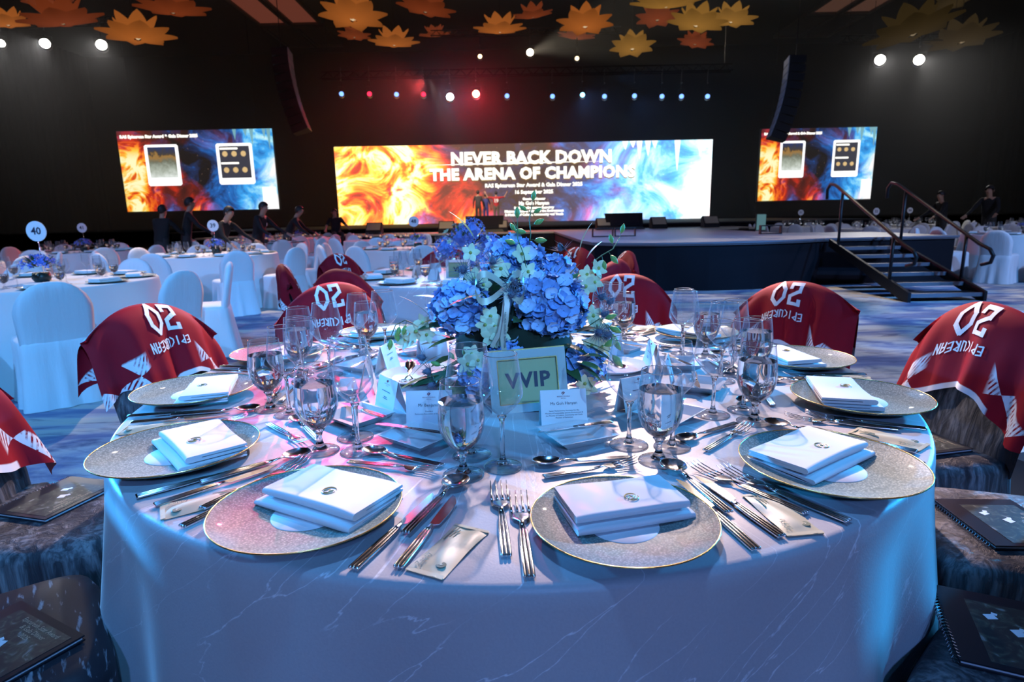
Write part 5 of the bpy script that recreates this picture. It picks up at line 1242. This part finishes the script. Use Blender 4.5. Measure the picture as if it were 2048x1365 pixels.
def sign_kind(txt):
    p = P('table_number_sign', 'sign'); b = MB(); b.lathe([(.001, -.003), (.085, -.003), (.085, .003), (.001, .003)], 28, 0, Matrix.Translation((0, 0, .42)) @ UPRIGHT, False, False); p.part('disc', b.mesh('disc', 'paper'))
    b = MB(); b.tube([(0, .004, 0), (0, .004, .36)], .004, 6); b.lathe([(.05, 0), (.05, .006), (.006, .01)], 16); p.part('stand', b.mesh('stand', 'chrome', True))
    p.part('number', text_mesh('number', txt, .085, 'ink', Matrix.Translation((0, -.004, .42)) @ UPRIGHT, bold=.002)); return p
DIRS = ['nearest the camera', 'at the near right', 'at its right front', 'at its right rear', 'at the far right', 'on the far side', 'at the far left', 'at its left rear', 'at its left front', 'at the near left']
tcl = [cloth_mesh(.90, 13, .035, 'tablecloth', 'white_linen', s_, 72) for s_ in (1, 2)]
def bg_table(desc, x, y, sign=None, phase=0., chairs=10, skip=(), glasses=2, plates=True, cr=1.24, flowers=True, seed=0):
    q = random.Random(seed)
    tag(obj('tablecloth', tcl[seed % 2], None, (x, y, 0), (0, 0, q.uniform(0, 6))), 'pale cloth to the floor over the ' + desc, 'tablecloth', 'pale round tablecloths')
    for i in range(chairs):
        a = -90 + phase + i * 360 / chairs
        if i not in skip:
            put_chair(WCH[i % 2], x, y, a, cr, 'white covered chair ' + DIRS[int(i * 10 / chairs)] + ' of the ' + desc, 'white covered chairs', q.uniform(-7, 7))
        ar = R(a); c, s_ = math.cos(ar), math.sin(ar); rz = ar + PI / 2
        if plates:
            FP.put('silver plate ' + DIRS[int(i * 10 / chairs)] + ' of the ' + desc, (x + .74 * c, y + .74 * s_, ZT_), rz, 'plates on the pale tables')
            FN.put('folded napkin on the plate ' + DIRS[int(i * 10 / chairs)] + ' of the ' + desc, (x + .72 * c, y + .72 * s_, ZT_ + .007), rz + q.uniform(-.3, .3), 'napkins on the pale tables')
        for g_ in range(glasses):
            an = ar + .24 + .12 * g_; rg = .56 - .06 * g_
            (LOWW if g_ == 0 else LOWG).put(('filled water glass ' if g_ == 0 else 'empty wine glass ') + 'by the place ' + DIRS[int(i * 10 / chairs)] + ' of the ' + desc, (x + rg * math.cos(an), y + rg * math.sin(an), ZT_), 0, 'glasses on the pale tables')
    if flowers: SFB.put('low bowl of blue flowers on the ' + desc, (x + .05, y, ZT_), q.uniform(0, 6), 'flower bowls')
    if sign: sign_kind(sign).put('round white number sign on the ' + desc, (x - .02, y + .12, ZT_), q.uniform(-.1, .1) + math.atan2(-x, y) * .0, 'table number signs')
bg_table('near pale table', -4.02, 5.10, '40', 40, 10, (3,), 2, True, 1.22, True, 1)
bg_table('pale waiters table', -4.45, 9.1, '39', 35, 10, (), 2, True, 1.24, True, 2)
bg_table('reddish table', -7.75, 11.0, '41', 10, 10, (), 2, True, 1.24, True, 3)
bg_table('table before the screen', -5.5, 13.6, '38', 0, 10, (), 2, True, 1.24, True, 4)
bg_table('farthest pale table', -5.9, 17.0, '37', 20, 10, (), 1, False, 1.24, True, 5)
bg_table('table behind jerseys', -1.55, 9.9, '48', 12, 10, (), 2, True, 1.24, True, 6)
bg_table('outermost pale table', -7.6, 7.7, None, 15, 10, (), 2, True, 1.24, True, 7)
bg_table('table by the stage', -2.9, 14.0, None, 5, 10, (), 1, False, 1.24, False, 8)
bg_table('near table past steps', 9.05, 10.7, None, -52, 10, (), 2, True, 1.30, True, 9)
bg_table('table behind the steps', 9.2, 15.2, '52', 0, 10, (), 2, False, 1.24, False, 10)
bg_table('far table past steps', 12.2, 18.5, '54', 8, 10, (), 2, False, 1.24, False, 11)
bg_table('table with leaning waiter', 12.3, 14.2, '53', 14, 10, (), 2, False, 1.24, False, 12)
bg_table('table past the runway', 9.0, 18.75, '51', 3, 10, (), 2, False, 1.24, False, 13)

# second VIP table with its own jerseys
VX, VY = -.38, 4.98
tag(obj('tablecloth', cloth_mesh(.92, 14, .035, 'tablecloth', 'linen', 15, 96), None, (VX, VY, 0)), 'silver cloth over the second jersey table behind the bouquet', 'tablecloth')
vd = 'of the second jersey table'
vch = [(-62, 1.12, 'black covered chair nearest the bouquet ' + vd, None), (-118.5, 1.10, 'covered chair at the near left ' + vd, ('26', None, 31)), (-156, 1.12, 'covered chair turned side-on at the left ' + vd, ('20', 'EPICUREAN', 32)), (153, 1.05, 'covered chair at the far left ' + vd, ('20', 'EPICUREAN', 33)),
       (102, 1.1, 'covered chair on the far side ' + vd, ('20', None, 34)), (38, 1.05, 'covered chair at the far right ' + vd, ('19', None, 35)), (-38, 1.10, 'covered chair at the near right ' + vd, ('52', None, 36)), (6, 1.1, 'covered chair at the right ' + vd, ('20', None, 37))]
for a, rd, lb, jr in vch:
    tw = 0; o, pos = put_chair(VCH, VX, VY, a, rd, lb, 'covered chairs round the second jersey table', tw)
    if jr: make_jersey(pos, jr[2], 'red jersey on the ' + lb.replace('covered ', '').replace(' of the second jersey table', ' of the second table'), 'jerseys on the second table', num=jr[0], word=jr[1], droop=.33)
for i in range(10):
    a = R(-90 + i * 36); c, s_ = math.cos(a), math.sin(a)
    FP.put('silver plate ' + DIRS[i] + ' ' + vd, (VX + .76 * c, VY + .76 * s_, ZT_), 0, 'plates on the second jersey table'); FN.put('folded napkin ' + DIRS[i] + ' ' + vd, (VX + .74 * c, VY + .74 * s_, ZT_ + .007), a + PI / 2, 'napkins on the second jersey table')
    FC.put('white place card ' + DIRS[i] + ' ' + vd, (VX + .42 * math.cos(a + .1), VY + .42 * math.sin(a + .1), ZT_), a + PI / 2, 'cards on the second jersey table')
    for g_ in range(3):
        an = a + .2 + .1 * g_; rg = .60 - .05 * g_
        (LOWW if g_ == 0 else LOWG).put(('filled water glass ', 'inner wine glass ', 'outer wine glass ')[g_] + DIRS[i] + ' ' + vd, (VX + rg * math.cos(an), VY + rg * math.sin(an), ZT_), 0, 'glasses on the second jersey table')
def second_bouquet():
    p = P('flower_arrangement', 'flowers'); q = random.Random(8); b = MB(); b.lathe([(.08, 0), (.11, .04), (.10, .1)], 16); p.part('vase', b.mesh('vase', 'vase', True))
    for c, r_ in (((-.16, -.12, .22), .10), ((.06, -.10, .36), .11), ((-.05, .1, .30), .10), ((.2, -.05, .25), .09), ((.05, -.17, .17), .085)):
        b = MB(); g = PI * (3 - math.sqrt(5))
        for i in range(60):
            z = 1 - 2 * (i + .5) / 60; rr_ = math.sqrt(1 - z * z); d = Vector((rr_ * math.cos(g * i), rr_ * math.sin(g * i), z)); m4 = d.to_track_quat('Z', 'Y').to_matrix().to_4x4(); m4.translation = Vector(c) + d * r_ * q.uniform(.85, 1)
            for k in range(4): b.add([(0, 0, 0), (.014, .007, .004), (.021, 0, .006), (.014, -.007, .004)], [(0, 1, 2, 3)], 0, m4 @ Matrix.Rotation(k * PI / 2 + i, 4, 'Z'))
        b.lathe([(.01, -.07), (.07, 0), (.01, .07)], 8, 0, Matrix.Translation(c)); p.part('hydrangea_head', b.mesh('hydrangea_head', 'floret2'))
    for i in range(50):
        a = q.uniform(0, 6.28); e_ = q.uniform(-.1, 1.2); d = Vector((math.cos(a) * math.cos(e_), math.sin(a) * math.cos(e_), math.sin(e_))); p.part('leaf', LV[i % 3], -1, Vector((0, 0, .15)) + Vector((d.x * .2, d.y * .18, d.z * .22)), d.to_track_quat('Y', 'Z').to_euler())
    for i in range(14):
        a = q.uniform(0, 6.28); e_ = q.uniform(0, 1.2); d = Vector((math.cos(a) * math.cos(e_), math.sin(a) * math.cos(e_), math.sin(e_))); p.part('orchid_bloom', ORC, -1, Vector((0, 0, .18)) + d * .25, align(d))
    return p
M['floret2'] = mat('blue_petal_far', (.2, .32, .78), .7)
second_bouquet().put('blue and white bouquet on the second jersey table behind', (VX + .02, VY, ZT_), 0)
sv = empty('table_sign', 'small framed sign reading VIP on the second jersey table', 'sign', (-.40, 4.60, ZT_), R(3))
for nm, x, z, sx, sz in (('frame_side', -.083, .075, .02, .15), ('frame_side', .083, .075, .02, .15), ('frame_rail', 0, .01, .146, .02), ('frame_rail', 0, .14, .146, .02)):
    b = MB(); b.box((x, 0, z), (sx, .012, sz)); obj(nm, b.mesh(nm, 'mirror'), sv)
b = MB(); b.box((0, .002, .075), (.146, .004, .11)); obj('sign_card', b.mesh('sign_card', 'sign_paper'), sv)
obj('lettering', text_mesh('lettering', 'VIP', .05, 'ink', Matrix.Translation((0, -.002, .075)) @ UPRIGHT, bold=.0015), sv)
b = MB(); b.box((0, .03, .05), (.04, .004, .11), 0, 0, Matrix.Translation((0, .02, 0)) @ Matrix.Rotation(R(20), 4, 'X')); obj('easel_strut', b.mesh('easel_strut', 'black_matt'), sv)

# ------------------------------------------------------------------ people
def person(label, loc, rz, h=1.72, top='suit', legs='trouser', pose='stand', bare=True, hair='short', bend=0., arms=((0, 0), (0, 0)), number=None):
    """one skinned body; local -y is the way the person faces. arms: (raise, forward) in degrees for each side"""
    k = h / 1.72; V = []; E_ = []; RAD = []; TAG = []
    def v(p, r_, t): V.append(Vector(p) * k); RAD.append(r_ * k); TAG.append(t); return len(V) - 1
    def e(a, b_): E_.append((a, b_))
    sit = pose == 'sit'; hz = .52 if sit else .93; bz = R(bend)
    def tor(x, y, z):   # torso points turn about the hips
        dz = z - .93; return (x, y * math.cos(bz) - dz * math.sin(bz), hz + dz * math.cos(bz) + y * math.sin(bz) * -1 * 0)
    pel = v((0, 0, hz), .125, 'leg'); wa = v(tor(0, 0, 1.08), .125, 'top'); ch = v(tor(0, 0, 1.28), .150, 'top'); nb = v(tor(0, .0, 1.435), .075, 'top'); nk = v(tor(0, -.01, 1.50), .052, 'skin')
    hb = v(tor(0, -.02, 1.56), .072, 'skin'); hm = v(tor(0, -.02, 1.63), .088, 'skin'); ht = v(tor(0, -.005, 1.695), .062, 'skin'); ns = v(tor(0, -.112, 1.615), .014, 'skin')
    for a, b_ in ((pel, wa), (wa, ch), (ch, nb), (nb, nk), (nk, hb), (hb, hm), (hm, ht), (hm, ns)): e(a, b_)
    for s_, (up, fwd) in zip((-1, 1), arms):
        sh = v(tor(s_ * .17, 0, 1.40), .068, 'top'); e(ch, sh); u_, f_ = R(up), R(fwd)
        d = Vector((s_ * math.sin(u_) * .9 + s_ * .12, -math.sin(f_) * math.cos(u_), -math.cos(u_) * math.cos(f_))).normalized()
        S0 = Vector(tor(s_ * .19, 0, 1.39)); el = S0 + d * .28; fore = (d + Vector((-s_ * .1, -.35, .15 + (1.5 if up > 60 else 0)))).normalized(); wr = el + fore * .25
        ei = v(el, .045, 'top'); mid = v(el.lerp(wr, .5), .037, 'fore'); wi = v(wr, .027, 'fore'); pm = v(wr + fore * .055, .030, 'skin')
        for a, b_ in ((sh, ei), (ei, mid), (mid, wi), (wi, pm)): e(a, b_)
        sd = fore.cross(Vector((0, 1, 0))); sd = sd.normalized() if sd.length > .1 else Vector((1, 0, 0))
        for j, L_ in enumerate((.062, .075, .080, .072)):
            a1 = v(wr + fore * .085 + sd * (j - 1.5) * .021, .0095, 'skin'); a2 = v(wr + fore * (.085 + L_) + sd * (j - 1.5) * .025 + Vector((0, -.012, -.004)), .0075, 'skin'); e(pm, a1); e(a1, a2)
        a1 = v(wr + fore * .045 + sd * .045, .010, 'skin'); a2 = v(wr + fore * .085 + sd * .062, .008, 'skin'); e(pm, a1); e(a1, a2)
    for s_ in (-1, 1):
        hp = v((s_ * .085, 0, hz - .03), .098, 'leg'); e(pel, hp)
        if sit: kn = v((s_ * .12, -.40, hz + .01), .066, 'leg'); an = v((s_ * .12, -.42, .10), .042, 'leg'); he = v((s_ * .12, -.40, .045), .040, 'shoe'); to = v((s_ * .13, -.56, .03), .030, 'shoe')
        else: kn = v((s_ * .10, -.02, .50), .066, 'leg'); an = v((s_ * .11, .01, .11), .043, 'leg'); he = v((s_ * .11, .02, .045), .042, 'shoe'); to = v((s_ * .125, -.15, .03), .032, 'shoe')
        for a, b_ in ((hp, kn), (kn, an), (an, he), (he, to)): e(a, b_)
    me = bpy.data.meshes.new('body'); me.from_pydata(V, E_, []); o = bpy.data.objects.new('body', me); COL.objects.link(o)
    md = o.modifiers.new('skin', 'SKIN'); md.use_smooth_shade = True; sv_ = me.skin_vertices[0].data
    for i, r_ in enumerate(RAD): sv_[i].radius = (r_, r_)
    sv_[pel].use_root = True
    for i in (wa, ch): sv_[i].radius = (RAD[i] * 1.18, RAD[i] * .80)
    sub = o.modifiers.new('sub', 'SUBSURF'); sub.levels = 1; sub.render_levels = 1
    dg = bpy.context.evaluated_depsgraph_get(); nm = bpy.data.meshes.new_from_object(o.evaluated_get(dg)); bpy.data.objects.remove(o); nm.name = 'body'
    nm.materials.clear()
    for q_ in ('skin', top, legs, 'black_matt'): nm.materials.append(M[q_])
    segs = [(V[a], V[b_], TAG[b_]) for a, b_ in E_]
    for p_ in nm.polygons:
        c = p_.center; best = None
        for a, b_, t in segs:
            ab = b_ - a; f = max(0, min(1, (c - a).dot(ab) / max(1e-9, ab.length_squared))); dd = (a + ab * f - c).length
            if best is None or dd < best[0]: best = (dd, t)
        t = best[1]; p_.material_index = {'skin': 0, 'top': 1, 'leg': 2, 'shoe': 3, 'fore': 0 if bare else 1}[t]; p_.use_smooth = True
    root = empty('person', label, 'person', loc, rz); obj('body', nm, root)
    hc = V[hm]; b = MB()
    def cap(u, v_):
        a = 2 * PI * u; el = PI / 2 - v_ * (1.75 if hair == 'long' else 1.45); back = .5 + .5 * math.sin(a)
        if hair != 'long': el = PI / 2 - v_ * (1.02 + 1.3 * back)
        else: el = PI / 2 - v_ * (.75 + 1.35 * back)
        r_ = .110 * k; return (hc.x + r_ * .86 * math.cos(el) * math.cos(a), hc.y + .012 * k + r_ * 1.02 * math.cos(el) * math.sin(a), hc.z + .012 * k + r_ * 1.08 * math.sin(el))
    b.grid(cap, 16, 7, 0, None, True); obj('hair', b.mesh('hair', 'hair', True), root)
    for s_ in (-1, 1):
        b = MB(); b.lathe([(.001, -.008 * k), (.008 * k, 0), (.001, .008 * k)], 8, 0, Matrix.Translation((hc.x + s_ * .034 * k, hc.y - .083 * k, hc.z + .008 * k))); obj('eye', b.mesh('eye', 'ink', True), root)
        b = MB(); b.lathe([(.004 * k, -.026 * k), (.012 * k, 0), (.004 * k, .028 * k)], 8, 0, Matrix.Translation((hc.x + s_ * .09 * k, hc.y + .012 * k, hc.z - .012 * k))); obj('ear', b.mesh('ear', 'skin', True), root)
    b = MB(); b.box((hc.x, hc.y - .083 * k, hc.z - .055 * k), (.042 * k, .012 * k, .008 * k)); obj('mouth', b.mesh('mouth', 'ink_red'), root)
    if number: b = MB(); b.add(*text(number, .24, bold=.012), 0, Matrix.Translation((0, .132 * k, 1.22 * k)) @ Matrix.Rotation(PI, 4, 'Z') @ UPRIGHT); obj('shirt_number', b.mesh('shirt_number', 'print_white'), root)
    return root
SY = 31.2; SZ2 = .925
person('person seen from behind in a dark grey suit facing the big screen', (RX(957, 430, SY), SY, SZ2), PI, 1.62, 'suit', 'trouser', bare=False, arms=((6, 10), (6, 14)))
person('person in a short blue dress between the suit and the red shirt', (RX(972, 430, SY + .4), SY + .4, SZ2), PI, 1.46, 'navy', 'navy', hair='long', arms=((8, 10), (70, 30)))
person('person in a red shirt numbered nineteen with both arms raised', (RX(993, 430, SY), SY, SZ2), PI, 1.56, 'redshirt', 'khaki', arms=((95, 10), (95, 10)), number='19')
person('person crouching at the fiery end of the stage front in a dark shirt', (RX(672, 455, 18.5), 18.52, .35), R(25), 1.6, 'uniform', 'trouser', 'sit', bend=-14, arms=((20, 40), (15, 50)))
for u, Y, lb, bn, rz, h in ((320, 12.0, 'person in dark uniform, back turned, at the dark end of the row of waiters', 14, 170, 1.58), (371, 12.4, 'person in dark uniform standing tallest among the waiters', 12, 120, 1.72), (432, 10.6, 'person in dark uniform leaning over a table beside a number sign', 30, 75, 1.55),
                            (514, 12.6, 'person in dark uniform looking down between two number signs', 18, 80, 1.62), (573, 14.0, 'person in dark uniform bending forward near the end of the stage', 30, 100, 1.62), (1974, 15.6, 'person in dark uniform leaning over a table beyond the steps', 14, -60, 1.75), (1880, 16.4, 'person in dark clothes in the gloom behind the handrail', 8, -90, 1.65)):
    person(lb, (RX(u, 470, Y), Y, 0), R(rz), h, 'uniform', 'trouser', bare=False, bend=bn, arms=((12, 35), (12, 40)))
